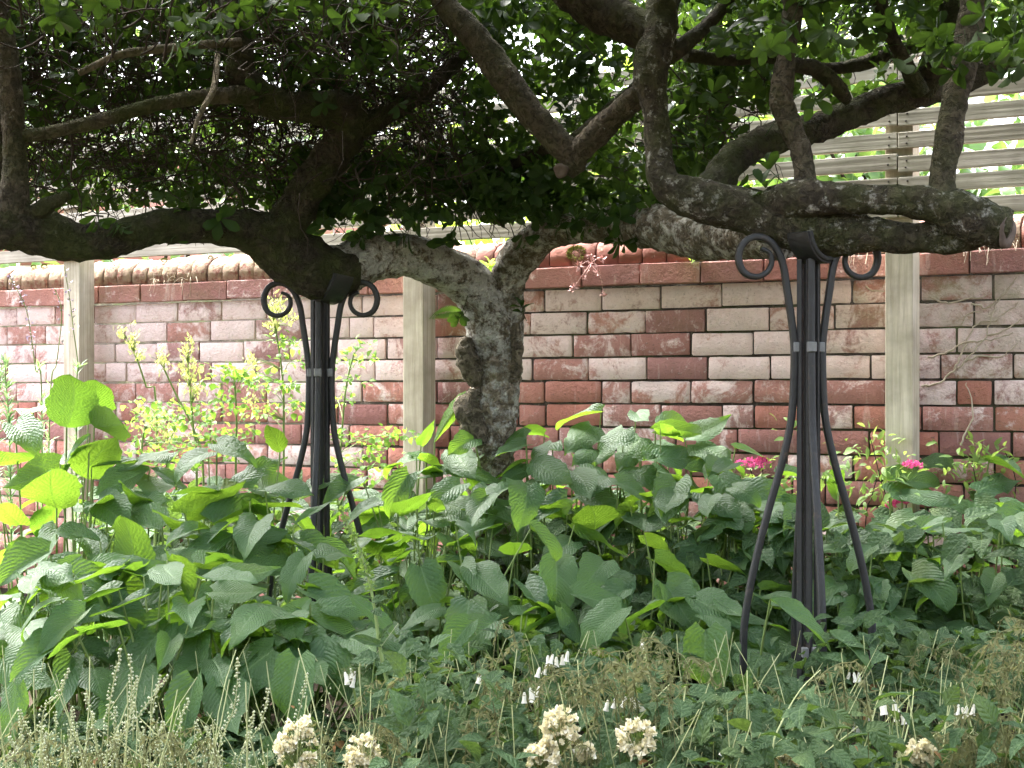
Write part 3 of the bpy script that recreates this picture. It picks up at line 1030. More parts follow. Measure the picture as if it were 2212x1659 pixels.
# sawn end of the stub
def disc(c, n, r, name, mat, parent, th=0.006, origin=TO):
    n = Vector(n).normalized()
    q = n.to_track_quat('Z', 'Y').to_matrix()
    mb = MB()
    k = 20
    ang = np.linspace(0, 2 * math.pi, k, endpoint=False)
    rr = r * (1 + 0.07 * np.sin(ang * 3 + 1) + 0.05 * np.sin(ang * 5))
    rings = []
    for (f, z) in ((1.0, -th), (1.0, 0), (0.6, th * 0.25), (0.25, -th * 0.1)):
        rings.append([np.array(c) + np.array(q @ Vector((math.cos(a) * ri * f, math.sin(a) * ri * f, z))) for a, ri in zip(ang, rr)])
    v = np.array(rings)
    idx = np.arange(4 * k).reshape(4, k)
    qd = np.stack([idx[:-1], np.roll(idx[:-1], -1, 1), np.roll(idx[1:], -1, 1), idx[1:]], -1).reshape(-1, 4)
    mb.add(v.reshape(-1, 3), qd)
    tri = np.stack([np.full(k, k), np.arange(k), np.roll(np.arange(k), -1)], -1)
    mb.add(np.vstack([v[3], v[3].mean(0)[None]]), tri)
    return obj(name, mb.mesh(name, mat, origin=origin), parent)


disc(P(2180, 501, 3.775), (0.75, -0.62, -0.1), 0.041, 'sawn_end', 'sawn', TREE, 0.01)
# uprights and crossing branches
limb([(2030, 455, 3.84, 74), (2036, 400, 3.85, 60), (2046, 320, 3.87, 56), (2062, 220, 3.9, 58), (2085, 120, 3.93, 60), (2100, 20, 3.96, 56), (2110, -120, 4.0, 50)], TAN, 'upright', 0.16, 24)
limb([(1745, 440, 3.92, 76), (1738, 395, 3.94, 52), (1730, 330, 3.96, 46), (1712, 275, 3.98, 48), (1690, 215, 4.0, 52), (1697, 130, 4.02, 44), (1712, 40, 4.05, 42), (1725, -110, 4.08, 40)], TAN, 'upright', 0.18, 22)
limb([(1500, 440, 4.04, 70), (1545, 405, 4.08, 82), (1585, 345, 4.12, 72), (1650, 308, 4.17, 70), (1740, 282, 4.22, 64), (1830, 248, 4.27, 62), (1920, 215, 4.31, 60), (2020, 195, 4.34, 56), (2120, 160, 4.36, 50), (2230, 100, 4.38, 44)], MOSSY, 'limb', 0.17, 26)
limb([(1222, 372, 4.36, 40), (1240, 345, 4.35, 60), (1200, 300, 4.36, 60), (1140, 235, 4.38, 62), (1080, 155, 4.40, 64), (1020, 75, 4.42, 60), (970, 20, 4.44, 54), (930, -60, 4.46, 50), (900, -160, 4.5, 44)], TAN, 'limb', 0.13, 26)
limb([(1232, 350, 4.35, 48), (1275, 305, 4.32, 54), (1330, 250, 4.27, 54), (1380, 205, 4.2, 52), (1410, 160, 4.13, 44)], TAN, 'limb', 0.14, 22)
disc(P(1211, 369, 4.315), P(1190, 385, 4.2) - P(1235, 350, 4.36), 0.021, 'pruning_scar', 'sawn', TREE, 0.006)
limb([(1180, -60, 4.3, 70), (1260, 0, 4.25, 84), (1340, 42, 4.2, 88), (1400, 80, 4.15, 80), (1425, 130, 4.12, 60)], DARK, 'limb', 0.15, 24)
limb([(1420, 60, 4.13, 46), (1440, 15, 4.14, 46), (1470, -60, 4.16, 44), (1490, -150, 4.2, 40)], DARK, 'limb', 0.15, 18)
limb([(1420, 140, 4.12, 40), (1480, 95, 4.14, 36), (1540, 40, 4.2, 30), (1600, -30, 4.25, 26)], DARK, 'limb', 0.15, 14)
# left uprights
limb([(10, 500, 4.34, 90), (30, 430, 4.33, 66), (34, 340, 4.33, 52), (28, 240, 4.33, 48), (18, 140, 4.34, 46), (4, 40, 4.36, 44), (-20, -120, 4.4, 40)], TAN, 'upright', 0.16, 22)
limb([(-20, 470, 4.35, 60), (0, 400, 4.36, 40), (4, 300, 4.36, 36), (-4, 200, 4.37, 34), (-14, 80, 4.4, 32), (-30, -80, 4.42, 30)], DARK, 'upright', 0.16, 18)
limb([(-10, 490, 4.36, 70), (50, 470, 4.34, 44), (100, 442, 4.32, 36), (138, 424, 4.30, 26), (148, 418, 4.30, 14)], DARK, 'stub', 0.3, 16)
limb([(590, 530, 4.75, 110), (632, 470, 4.74, 88), (668, 400, 4.72, 80), (712, 340, 4.7, 80), (752, 290, 4.68, 84), (748, 246, 4.66, 78), (690, 236, 4.64, 70), (620, 226, 4.6, 66), (556, 205, 4.57, 72), (520, 160, 4.55, 62), (520, 90, 4.55, 54), (500, 10, 4.56, 46), (480, -120, 4.58, 40)], MOSSY, 'limb', 0.18, 26)
limb([(560, 210, 4.57, 44), (500, 205, 4.5, 38), (420, 210, 4.46, 32), (330, 225, 4.42, 30), (240, 252, 4.4, 30), (150, 275, 4.37, 30), (60, 292, 4.34, 30), (20, 300, 4.33, 26)], (0.15, 0.8, 0.3), 'branch', 0.2, 16)
limb([(520, 90, 4.52, 20), (430, 98, 4.46, 18), (330, 108, 4.4, 18), (250, 122, 4.36, 18), (170, 158, 4.33, 14)], (0.2, 0.4, 0.8), 'branch', 0.2, 12)
limb([(470, 120, 4.4, 12), (462, 190, 4.32, 14), (430, 250, 4.26, 11), (412, 310, 4.22, 7)], (0.3, 0.1, 1.0), 'branch', 0.25, 10)
limb([(770, 280, 4.68, 50), (860, 230, 4.75, 44), (960, 160, 4.85, 36), (1040, 60, 4.95, 30), (1080, -60, 5.0, 26)], DARK, 'branch', 0.18, 14)
limb([(1000, 420, 4.9, 20), (1080, 370, 4.85, 22), (1170, 325, 4.7, 26), (1240, 300, 4.5, 26)], DARK, 'branch', 0.2, 12)
limb([(1240, 300, 4.55, 26), (1310, 240, 4.6, 24), (1400, 160, 4.62, 22), (1470, 80, 4.65, 20)], DARK, 'branch', 0.2, 12)
limb([(1700, 140, 4.05, 34), (1760, 150, 4.1, 36), (1810, 190, 4.14, 34), (1830, 215, 4.2, 24)], DARK, 'branch', 0.2, 14)
limb([(1480, 120, 4.3, 30), (1560, 130, 4.35, 26), (1660, 125, 4.4, 22), (1800, 150, 4.45, 26), (1900, 125, 4.48, 30), (2000, 90, 4.5, 26)], DARK, 'branch', 0.2, 12)
limb([(1990, 205, 4.2, 40), (1960, 150, 4.18, 34), (1930, 90, 4.16, 30), (1900, 0, 4.15, 30), (1890, -100, 4.15, 26)], DARK, 'branch', 0.2, 14)
limb([(2000, 200, 4.3, 60), (2020, 130, 4.25, 64), (2050, 50, 4.2, 60), (2080, -60, 4.2, 50)], DARK, 'limb', 0.18, 18)


def crown():
    # ---- twigs, dark and tangled inside the hollow crown
    mb = MB()
    def twig_field(n, x0, x1, y0, y1, d0, d1, L, r):
        st = np.array([P(a, b, c) for a, b, c in zip(rng.uniform(x0, x1, n), rng.uniform(y0, y1, n), rng.uniform(d0, d1, n))])
        k = 7
        paths = np.zeros((n, k, 3)); paths[:, 0] = st
        d = rand_dirs(n, (0, 0.2, 0.15))
        ln = rng.uniform(0.5, 1.3, n)[:, None] * L / k
        for j in range(1, k):
            d = d + rng.normal(size=(n, 3)) * 0.42
            d /= np.linalg.norm(d, axis=1, keepdims=True)
            paths[:, j] = paths[:, j - 1] + d * ln
        rr = rng.uniform(0.5, 1.4, n) * r
        tubes_many(mb, paths, rr, rr * 0.35, 4)
        return paths
    tp = [twig_field(3000, -150, 1000, -160, 380, 4.6, 5.1, 0.30, 0.0024),
          twig_field(900, -150, 1000, -150, 400, 4.5, 5.4, 0.34, 0.0030),
          twig_field(1100, -150, 1050, -150, 440, 4.9, 5.5, 0.26, 0.0022),
          twig_field(160, -100, 900, -120, 140, 4.0, 4.6, 0.30, 0.0030),
          twig_field(420, 950, 1560, -150, 430, 4.7, 5.45, 0.28, 0.0026),
          twig_field(260, 1450, 2300, -150, 110, 4.2, 5.0, 0.26, 0.0026),
          twig_field(160, 1450, 1660, 60, 330, 4.4, 5.0, 0.22, 0.0022),
          twig_field(150, 80, 1350, 360, 480, 4.8, 5.4, 0.18, 0.0022)]
    o = obj('twigs', mb.mesh('twigs', 'twig', origin=TO), TREE)
    o['kind'] = 'stuff'
    # ---- leaves
    mb = MB()
    def rosettes(cent, size, per=6, up=0.3, drop=0.0):
        m = len(cent)
        ax = rand_dirs(m, (0, -0.1, up))
        for k in range(per):
            a = 2 * math.pi * k / per + rng.uniform(-0.4, 0.4, m)
            ref = np.where(np.abs(ax[:, 2:3]) < 0.8, np.array([0, 0, 1.0]), np.array([1.0, 0, 0]))
            u = np.cross(ax, ref); u /= np.linalg.norm(u, axis=1, keepdims=True)
            w = np.cross(ax, u)
            d = u * np.cos(a)[:, None] + w * np.sin(a)[:, None] + ax * rng.uniform(0.05, 0.7, m)[:, None] - np.array([0, 0, drop])
            add_leaves(mb, cent + ax * rng.uniform(-0.02, 0.015, (m, 1)), d, ax + rng.normal(size=(m, 3)) * 0.25, rng.uniform(0.6, 1.15, m) * size, 'obovate', rng.uniform(0.8, 1.2, m))
    def field(n, x0, x1, y0, y1, d0, d1):
        return np.array([P(a, b, c) for a, b, c in zip(rng.uniform(x0, x1, n), rng.uniform(y0, y1, n), rng.uniform(d0, d1, n))])
    # back and lower shell, seen against the light
    rosettes(field(1500, -260, 1010, -150, 400, 4.98, 5.4), 0.042, 6)
    rosettes(field(300, 60, 720, 330, 445, 4.85, 5.25), 0.044, 6)
    rosettes(field(330, 640, 1180, 320, 462, 4.75, 5.15), 0.050, 6, drop=0.3)
    rosettes(field(760, 980, 1500, -60, 465, 4.6, 5.1), 0.048, 6)
    rosettes(field(110, 1180, 1560, 320, 500, 4.7, 5.2), 0.052, 6, drop=0.3)
    rosettes(field(120, 1460, 1560, 60, 420, 4.5, 5.1), 0.05, 6)
    rosettes(field(260, 1480, 1720, -60, 220, 4.4, 4.9), 0.05, 6)
    rosettes(field(430, 1560, 2250, -150, 110, 4.0, 4.8), 0.052, 6)
    rosettes(field(50, 1700, 1960, 90, 210, 4.5, 4.9), 0.05, 6)
    # the clipped top of the crown, a thick roof of leaves
    n = 3600
    c = np.column_stack([rng.uniform(-2.3, 0.35, n), rng.uniform(3.0, 4.95, n), rng.uniform(2.02, 2.28, n)])
    c = c[c[:, 1] < 5.2]
    rosettes(c, 0.060, 6, 0.8)
    c = np.column_stack([rng.uniform(-3.2, -2.3, 900), rng.uniform(3.0, 4.7, 900), rng.uniform(2.0, 2.28, 900)])  # roof carried left out of view, added to shade the left front
    rosettes(c, 0.060, 6, 0.8)
    n = 1500
    c = np.column_stack([rng.uniform(0.35, 1.9, n), rng.uniform(3.0, 4.45, n), rng.uniform(2.02, 2.25, n)])
    rosettes(c, 0.060, 6, 0.8)
    n = 700
    c = np.column_stack([rng.uniform(-2.0, -0.25, n), rng.uniform(4.5, 5.1, n), rng.uniform(1.75, 2.05, n)])
    rosettes(c, 0.05, 5, 0.5)
    # front edge of the crown just above the view, added to curtain the front sky
    n = 700
    c = np.column_stack([rng.uniform(-2.0, 1.8, n), rng.uniform(3.0, 3.45, n), rng.uniform(1.84, 2.1, n)])
    rosettes(c, 0.055, 6, 0.2)
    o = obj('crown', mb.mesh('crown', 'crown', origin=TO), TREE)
    o['kind'] = 'stuff'
    # ---- single sprays that stand out at the lower edge, along the limbs and at the top of the view
    sprays = []
    for s in range(6):
        mb = MB()
        r2 = np.random.default_rng(60 + s)
        pts = np.array([(0, 0, 0), (0.01, 0.035, -0.004), (0.014, 0.07, -0.012)]) + r2.normal(size=(3, 3)) * 0.004
        k = 7
        dirs, pos = [], []
        for i in range(k):
            a = i * 2.4 + r2.uniform(-.3, .3)
            dirs.append((math.cos(a), r2.uniform(0.1, 0.9), math.sin(a)))
            pos.append(pts[2] - np.array((0, 0.012 * (i % 3), 0)))
        add_leaves(mb, np.array(pos), np.array(dirs), np.tile((0.1, 0.9, 0.4), (k, 1)) + r2.normal(size=(k, 3)) * 0.2, r2.uniform(0.045, 0.068, k), 'obovate')
        tube(mb, pts, [0.0016, 0.0013, 0.001], 4, False)
        sprays.append(mb.mesh('leaf_spray', 'crown'))
    rd = random.Random(9)
    spots = []
    for _ in range(46): spots.append((rd.uniform(640, 1330), rd.uniform(380, 485), rd.uniform(4.6, 5.1), -1))
    for _ in range(22): spots.append((rd.uniform(90, 620), rd.uniform(370, 470), rd.uniform(4.55, 5.0), -1))
    for _ in range(10): spots.append((rd.uniform(1230, 1350), rd.uniform(440, 520), rd.uniform(4.6, 4.85), 0))
    for _ in range(22): spots.append((rd.uniform(1470, 1560), rd.uniform(100, 400), rd.uniform(4.3, 4.6), 0))
    for _ in range(16): spots.append((rd.uniform(1640, 2200), rd.uniform(-10, 110), rd.uniform(3.7, 4.0), -1))
    for _ in range(12): spots.append((rd.uniform(1990, 2212), rd.uniform(20, 120), rd.uniform(3.65, 3.8), -1))
    for _ in range(14): spots.append((rd.uniform(0, 800), rd.uniform(-30, 50), rd.uniform(3.6, 3.85), -1))
    spots += [(1690, 425, 4.0, 1), (1700, 405, 4.05, 1), (1650, 290, 4.05, 0), (1745, 175, 4.1, 0), (1830, 215, 4.4, 1), (1870, 190, 4.4, 1), (855, 515, 4.85, 1), (875, 505, 4.9, 1), (745, 508, 4.85, 1), (720, 512, 4.85, 1), (210, 435, 4.4, -1), (245, 455, 4.4, -1), (1135, 690, 5.05, 1), (1010, 640, 5.0, -1)]
    for (x, y, d, up) in spots:
        q = P(x, y, d) - Vector(TO)
        v = Vector((rd.uniform(-.8, .8), rd.uniform(-.7, .3), {1: rd.uniform(.5, 1), 0: rd.uniform(-.3, .5), -1: rd.uniform(-1, -.2)}[up]))
        place('leaf_spray', rd.choice(sprays), TREE, q, rot=v.to_track_quat('Y', 'Z').to_euler(), scale=(rd.uniform(.8, 1.15),) * 3)


crown()

# ================================================================== iron props
def iron_prop(x, d, waist_y, label, axis, cradle_c, cradle_r, lean=0.0, rz=0.0):
    """four S-shaped legs with scrolled tops round a column of square bars; sizes read from the right-hand prop"""
    S = 840.0
    wz = CZ - (waist_y - 847) / F * d
    base = Vector(((x - 1106) / F * d, d, 0))
    root = empty('iron_prop', base, label, 'plant support', 'wrought iron branch props')
    k = 1 / S
    def prof(sign):
        up = [(31, 750), (37, 690), (46, 630), (54, 578), (66, 545), (84, 522), (112, 512), (140, 524), (153, 556), (142, 588), (115, 599), (90, 588), (80, 566), (86, 546), (104, 538)]
        dn = [(31, 750), (32, 830), (38, 910), (58, 1000), (84, 1090), (108, 1180), (128, 1270), (140, 1350), (142, 1430), (140, 1520), (138, 1640)]
        pts = [(a, b) for a, b in reversed(dn)] + up[1:]
        return [(sign * a * k, (750 - b) * k) for a, b in pts]
    for j in range(4):
        ang = j * math.pi / 2 + rz
        ax = np.array([math.cos(ang), math.sin(ang), 0])
        nr = np.array([-math.sin(ang), math.cos(ang), 0])
        pr = prof(1)
        if j % 2:
            pr = [(a * 0.8, b) for a, b in pr if b < 0.0] + [(0.026, 0.0), (0.026, 0.1), (0.026, 0.225)]
        pts = np.array([ax * a + np.array([0, 0, wz + b]) for a, b in pr])
        c = catmull(pts, 0.014)
        tp = np.ones(len(c))
        if j % 2 == 0: tp[-16:] = np.linspace(1, 0.6, 16)
        mb = MB()
        strip(mb, c, nr, 0.019, 0.0172, tp)
        leg = obj('leg', mb.mesh('leg', 'iron', smooth=False), root)
        mc = bevel_box_mesh('clip', 0.016, 0.0235, 0.026, 0.002, 'clip', 1)
        place('clip', mc, leg, Vector(ax) * 0.033 + Vector((0, 0, wz)), rz=ang)
        if j == 3:
            place('clip', mc, root, Vector((0.012, -0.03, wz - 0.78)), rz=0)
            place('clip', mc, root, Vector((-0.014, -0.03, wz - 0.78)), rz=0)
    # column of square bars
    h0, h1 = -0.1, wz + 0.235
    for (bx, by) in ((-0.0215, -0.004), (0.0, -0.012), (0.0215, -0.004), (0.0, 0.017)):
        me = bevel_box_mesh('bar', 0.0145, 0.0145, h1 - h0, 0.0018, 'iron', 1)
        o = place('bar', me, root, (bx, by, (h0 + h1) / 2), rz=R(-33))
    # cradle: a half ring of flat iron with a rubber pad, turned to the limb
    a = Vector(axis).normalized()
    side = a.cross(Vector((0, 0, 1))).normalized()
    upv = side.cross(a).normalized()
    cc = Vector(cradle_c) - base
    for nm, r, th, wdt, mat in (('cradle', cradle_r + 0.012, 0.007, 0.062, 'iron'), ('rubber_pad', cradle_r + 0.003, 0.011, 0.074, 'rubber')):
        pts = []
        for t in np.linspace(-78, 78, 30):
            pts.append(np.array(cc + (side * math.sin(R(t)) - upv * math.cos(R(t))) * r))
        mb = MB()
        strip(mb, np.array(pts), np.array(a), wdt, th)
        obj(nm, mb.mesh(nm, mat, smooth=False), root)
    return root


iron_prop(1746, 3.95, 750, 'taller black iron prop with scrolls under the sawn limb at right', (0.72, -0.70, 0), P(1765, 492, 3.955), 0.078, rz=R(4))
iron_prop(692, 4.84, 805, 'black iron prop with scrolls under the white lichened limb at left', (-0.80, -0.60, 0.15), P(712, 585, 4.835), 0.088, rz=R(-6))

# ================================================================== big-leaved plants
IMG = {4: (0, 530.9), 5: (707.8, 530.9), 6: (1415.7, 530.9), 7: (0, 1061.8), 8: (707.8, 1061.8), 9: (1415.7, 1061.8)}


def G(img, zx, zy):
    """a reading on one of the six enlarged views, as a grid position"""
    ox, oy = IMG[img]
    return ox + zx * 0.36, oy + zy * 0.36


def big_leaf_mesh(kind, seed, bend, fold, wav, mat='big', nU=8, nV=14):
    r2 = np.random.default_rng(seed)
    if kind == 'heart':
        ky = [0, .06, .16, .30, .46, .62, .76, .87, .95, 1.0]; kw = [.42, .76, .96, 1.0, .90, .69, .45, .22, .07, 0.0]
    elif kind == 'oval':
        ky = [0, .06, .18, .36, .55, .72, .86, .95, 1.0]; kw = [.25, .58, .88, 1.0, .96, .78, .48, .22, 0.0]
    else:
        ky = [0, .10, .25, .42, .60, .78, .92, 1.0]; kw = [.12, .42, .80, 1.0, .92, .60, .22, 0.0]
    V = np.linspace(0, 1, nV + 1)
    W = np.interp(V, ky, kw)
    Sx = np.linspace(-1, 1, nU + 1)
    ph = r2.uniform(0, 6.28)
    f1 = r2.uniform(7, 12)
    # midrib curve
    ang = bend * (V ** 1.3)
    dy = np.cos(ang); dz = -np.sin(ang)
    cy = np.concatenate([[0], np.cumsum((dy[1:] + dy[:-1]) / 2 / nV)])
    cz = np.concatenate([[0], np.cumsum((dz[1:] + dz[:-1]) / 2 / nV)])
    side = r2.uniform(-0.10, 0.10)
    tw = r2.uniform(-0.7, 0.7)
    kw = [k * (1 + 0.10 * r2.uniform(-1, 1)) for k in kw]
    W = np.interp(V, ky, kw)
    nib = (r2.uniform(0.2, 0.9), r2.choice([-1, 1]), r2.uniform(0.0, 0.28) if r2.uniform() < 0.5 else 0.0)
    v, uv = [], []
    for i, t in enumerate(V):
        ny, nz = math.sin(ang[i]), math.cos(ang[i])
        for s in Sx:
            w = W[i] * 0.5 * (1 + 0.05 * math.sin(t * 31 + ph + (2 if s > 0 else 0)) * abs(s))
            if nib[2] and s * nib[1] > 0 and abs(t - nib[0]) < 0.09: w *= 1 - nib[2]
            x = s * w
            up = fold * abs(x) * (1 - 0.5 * t) + wav * math.sin(t * f1 + ph + (1.7 if s > 0 else 0)) * s * s * 0.5 - 0.22 * x * x
            up += tw * x * t
            back = -0.10 * abs(s) ** 1.5 * (1 - t) ** 6 if kind == 'heart' else 0
            v.append((x + side * math.sin(t * 3.1), cy[i] + back + ny * up, cz[i] + nz * up))
            uv.append((0.5 + s * 0.5, t))
    idx = np.arange((nV + 1) * (nU + 1)).reshape(nV + 1, nU + 1)
    q = np.stack([idx[:-1, :-1], idx[:-1, 1:], idx[1:, 1:], idx[1:, :-1]], -1).reshape(-1, 4)
    return mesh_np(kind + '_leaf', np.array(v), q, mat, np.array(uv))


HEART = [big_leaf_mesh('heart', i, b, f, w) for i, (b, f, w) in enumerate([(0.5, .25, .05), (0.9, .35, .07), (0.3, .15, .04), (1.2, .3, .06), (0.7, .5, .08), (0.2, .4, .07), (1.0, .1, .09), (1.6, .2, .05), (0.8, .7, .05), (0.4, -.1, .12), (-0.3, .3, .06), (1.3, .5, .1), (0.6, .05, .14)])]
OVAL = [big_leaf_mesh('oval', 20 + i, b, f, w) for i, (b, f, w) in enumerate([(0.3, .12, .05), (-0.25, .2, .06), (0.6, .3, .07)])]
LANCE = [big_leaf_mesh('lance', 40 + i, b, f, w) for i, (b, f, w) in enumerate([(0.7, .35, .06), (0.4, .5, .05), (1.0, .25, .07)])]

# (view, base x, base y, tip x, tip y, apparent width, side shown) ; T = upper side, U = underside with light through it
HERO = """
4 400 1090 440 752 330 U O|4 530 1060 575 770 200 U O|4 565 1090 800 1010 190 U O|4 490 1385 690 1170 230 U O|4 540 1130 320 1390 70 T L
4 -20 1300 290 1270 100 U H|4 360 1310 0 1480 150 U H|4 340 1575 300 1385 300 U O|4 550 1330 905 1290 90 T L|4 900 1340 620 1440 110 T L
4 900 1330 1190 1450 60 T L|4 965 1490 870 1390 230 T O|4 1110 1610 1470 1360 180 U H|4 720 1600 960 1520 150 T H|4 1430 1420 1680 1240 100 T H
4 1600 1470 1740 1370 100 T H|4 1760 1680 2010 1470 50 T L|4 430 1290 260 1210 90 T H|4 200 1000 100 900 110 T H|4 90 1080 240 1160 100 T H
4 1010 1240 760 1290 90 T H|4 1250 1240 1000 1330 110 T H|4 1300 1190 1560 1230 90 T H|4 900 1560 740 1400 120 U H|4 1680 1240 1610 1060 110 U O
7 800 545 755 110 230 U O|7 960 230 700 110 150 T H|7 1395 260 1010 480 130 T L|7 1190 480 730 610 150 T L|7 1320 390 1700 200 150 T H
7 1290 200 1770 0 135 T H|7 1490 500 1790 400 80 T H|7 1830 390 1700 590 130 T H|7 490 385 0 780 130 T L|7 570 540 210 600 110 T H
7 470 600 180 860 90 T L|7 590 690 945 810 250 T H|7 1190 770 920 600 270 U H|7 1010 790 715 1110 290 T H|7 1190 870 1115 1130 215 T H
7 1320 590 1300 800 220 T H|7 1640 720 1260 860 190 T H|7 1860 640 1480 1100 150 T L|7 1790 940 1690 765 290 U H|7 1840 600 2212 800 260 T H
7 1640 950 1270 1230 260 T H|7 1780 1000 1730 1370 240 T H|7 1960 900 2040 1200 200 T H|7 20 1000 340 1200 150 T H|7 430 985 360 1290 170 T H
7 850 1070 800 1380 230 T H|7 1170 1130 1050 1500 190 T H|7 1350 1150 1420 1450 220 T H|7 100 1170 10 1560 150 T H|7 120 680 20 930 150 T H
7 210 335 10 360 80 U H|7 300 370 0 480 140 T H|7 600 300 300 200 50 T L|7 1230 250 960 100 150 U H|7 1200 470 1340 330 150 U O
7 1420 430 1250 540 130 U H|7 1520 640 1420 480 150 T H|7 500 800 350 660 150 U H|7 120 200 0 60 150 U H|7 650 80 500 0 140 U H
7 1000 480 870 300 190 T H|7 1480 760 1250 700 130 T H|7 300 900 60 980 120 T H|7 1500 60 1640 180 130 U H|7 1940 400 2120 270 130 T H
7 1930 1000 2150 1050 120 T H|7 560 1060 620 1220 160 T H|7 700 1280 640 1450 150 T H|7 150 820 300 960 130 T H
5 1190 1150 960 1190 110 T H|5 1190 1195 1010 1250 70 T H|5 1250 1300 1450 1390 130 T H|5 1780 1100 1600 1270 170 T H|5 1880 1150 1740 1310 130 T H
5 1470 1350 1570 1470 130 T H|5 1590 1080 1430 1215 130 T H|5 1640 1000 1380 1045 60 T H|5 1850 1000 1920 1065 90 T H|5 1760 1380 2090 1370 110 T H
5 1740 1420 2040 1510 100 T H|5 1870 1290 2212 1230 90 T H|5 2060 1440 2020 1620 220 T H|5 960 1440 920 1545 170 T H|5 800 1430 620 1520 110 T H
5 420 1610 640 1500 110 U H|5 490 1370 330 1620 150 T H|5 690 1380 500 1420 70 T H|5 590 1270 360 1290 80 T H|5 760 1230 880 1360 170 T H
5 1100 1450 975 1480 80 T H|5 1200 1440 1140 1650 190 T H|5 1440 1520 1200 1620 120 T H|5 640 1180 820 870 60 U L|5 560 1200 640 1070 70 U H
5 2010 1090 2200 1040 90 T H|5 2050 1180 1900 1250 100 T H|5 1300 1130 1180 1110 80 U H|5 1350 1180 1220 1260 90 T H|5 1690 1390 1560 1440 90 T H
5 900 1290 780 1260 80 T H|5 880 1160 740 1190 70 T H|5 1600 1220 1480 1290 90 T H|5 1980 1350 2180 1420 110 T H|5 640 1360 500 1300 80 U H
8 1140 200 790 70 150 T H|8 740 180 510 110 90 T H|8 1600 230 1560 50 230 U O|8 1820 90 1720 150 90 U H|8 1900 240 1930 80 220 T O
8 990 220 740 240 100 T H|8 1120 380 1100 280 260 U O|8 700 330 900 310 100 T H|8 620 430 1020 420 60 T L|8 560 450 690 735 290 T H
8 1370 420 1400 690 260 T H|8 1780 590 1490 790 200 T H|8 1770 700 1465 930 190 T H|8 870 470 1060 640 190 T H|8 1470 300 1280 410 120 T H
8 1480 200 1800 350 80 U H|8 1900 260 2100 370 80 U H|8 2060 190 2230 150 70 U H|8 1960 410 2212 560 120 U H|8 2030 560 2212 760 200 T H
8 850 650 840 910 230 T H|8 960 690 1200 700 120 T H|8 680 690 430 780 70 T H|8 440 830 380 1000 150 T H|8 470 400 370 380 110 U O
8 360 470 250 460 70 U H|8 1660 420 1520 520 140 T H|8 1180 560 1290 700 130 T H|8 1700 480 1820 600 120 T H|8 640 120 760 0 110 U H
8 960 30 870 170 130 T H|8 300 250 160 300 90 T H|8 300 60 60 150 60 T H|8 1300 120 1480 40 90 U H
9 120 10 60 150 150 T H|9 280 10 490 110 110 T H|9 440 110 90 200 80 U H|9 460 150 260 240 120 T H|9 690 260 880 250 80 U H
9 860 90 570 150 70 T H|9 310 400 590 520 90 U H|9 630 590 880 590 80 U H|9 60 560 360 860 170 T H|9 690 650 1060 920 130 T L
9 1040 840 1250 1000 100 T L|9 1240 550 1120 740 200 T H|9 1030 210 1130 370 100 T H|9 1420 490 1040 430 110 T H|9 1520 480 1320 360 150 U H
9 1560 150 1380 330 130 T H|9 1690 745 1860 545 220 T O|9 1340 690 1555 790 120 T H|9 1540 420 1740 520 110 T H|9 1980 330 1790 390 60 T H
9 1990 110 1850 280 110 T H|9 2212 110 1980 220 90 T H|9 1660 30 2200 75 110 T H|9 2212 710 2030 760 170 T H|9 2000 370 2212 440 80 T H
9 1620 540 1470 600 100 T H|9 300 830 310 1240 285 T H|9 500 150 570 230 90 T H|9 1740 800 1850 830 90 T O|9 1400 800 1340 930 110 T H
9 2100 500 2212 560 110 T H|9 1900 480 1990 420 50 U L|9 2060 620 1930 720 110 T H
6 10 1270 250 1260 100 T H|6 240 1190 450 1280 100 T H|6 380 1380 490 1580 190 T H|6 210 1360 490 1325 55 T H|6 180 1160 450 1045 80 T H
6 0 1110 290 1080 70 U H|6 30 1100 180 1200 80 U H|6 1600 1320 1890 1215 60 T H|6 1400 1410 1740 1380 75 T H|6 1400 1480 1680 1440 90 T H
6 1480 1490 1750 1520 60 T H|6 1930 1470 2212 1360 85 T H|6 480 1215 740 1250 45 T H|6 130 1420 40 1600 200 T H|6 600 1540 860 1600 70 T H
6 1100 1370 1060 1480 90 U H|6 2000 1300 2200 1340 60 T H
"""
PLANTS = [
    ('tall big-leaved plant with glowing yellow green leaves standing highest at the left edge', 130, 4.55),
    ('big-leaved plant with drooping leaves cut by the left edge of the photo', 20, 3.85),
    ('big-leaved plant with long grey green leaves below the glowing upright leaves', 300, 4.15),
    ('big-leaved plant with broad drooping leaves behind the pale seed stalks', 330, 3.75),
    ('big-leaved plant directly left of the left iron prop, its leaves reaching the leg', 520, 4.35),
    ('big-leaved plant in front of the left iron prop with one yellow green heart-shaped leaf', 610, 3.80),
    ('big-leaved plant between the left iron prop and the foot of the trunk', 880, 4.85),
    ('big-leaved plant with dark arching leaves in front of the trunk', 970, 4.35),
    ('pale big-leaved plant at the right side of the trunk, against the wall', 1190, 5.0),
    ('big-leaved plant with hanging heart-shaped leaves below the middle of the bed', 1130, 4.05),
    ('pale big-leaved plant tallest of those between trunk and right prop', 1390, 4.95),
    ('big-leaved plant with two leaves hanging one above the other', 1400, 4.20),
    ('big-leaved plant just left of the right iron prop beside pink flowers', 1570, 4.65),
    ('big-leaved plant with one long pointed leaf hanging left of the right prop foot', 1530, 4.15),
    ('big-leaved plant seen between the legs of the right iron prop', 1740, 4.70),
    ('big-leaved plant just right of the right iron prop', 1900, 4.35),
    ('big-leaved plant with long pale leaves in front of the right-hand fence post', 2060, 4.80),
    ('big-leaved plant with ribbed leaf at the right edge of the photo', 2170, 4.30),
]
plant_roots = []
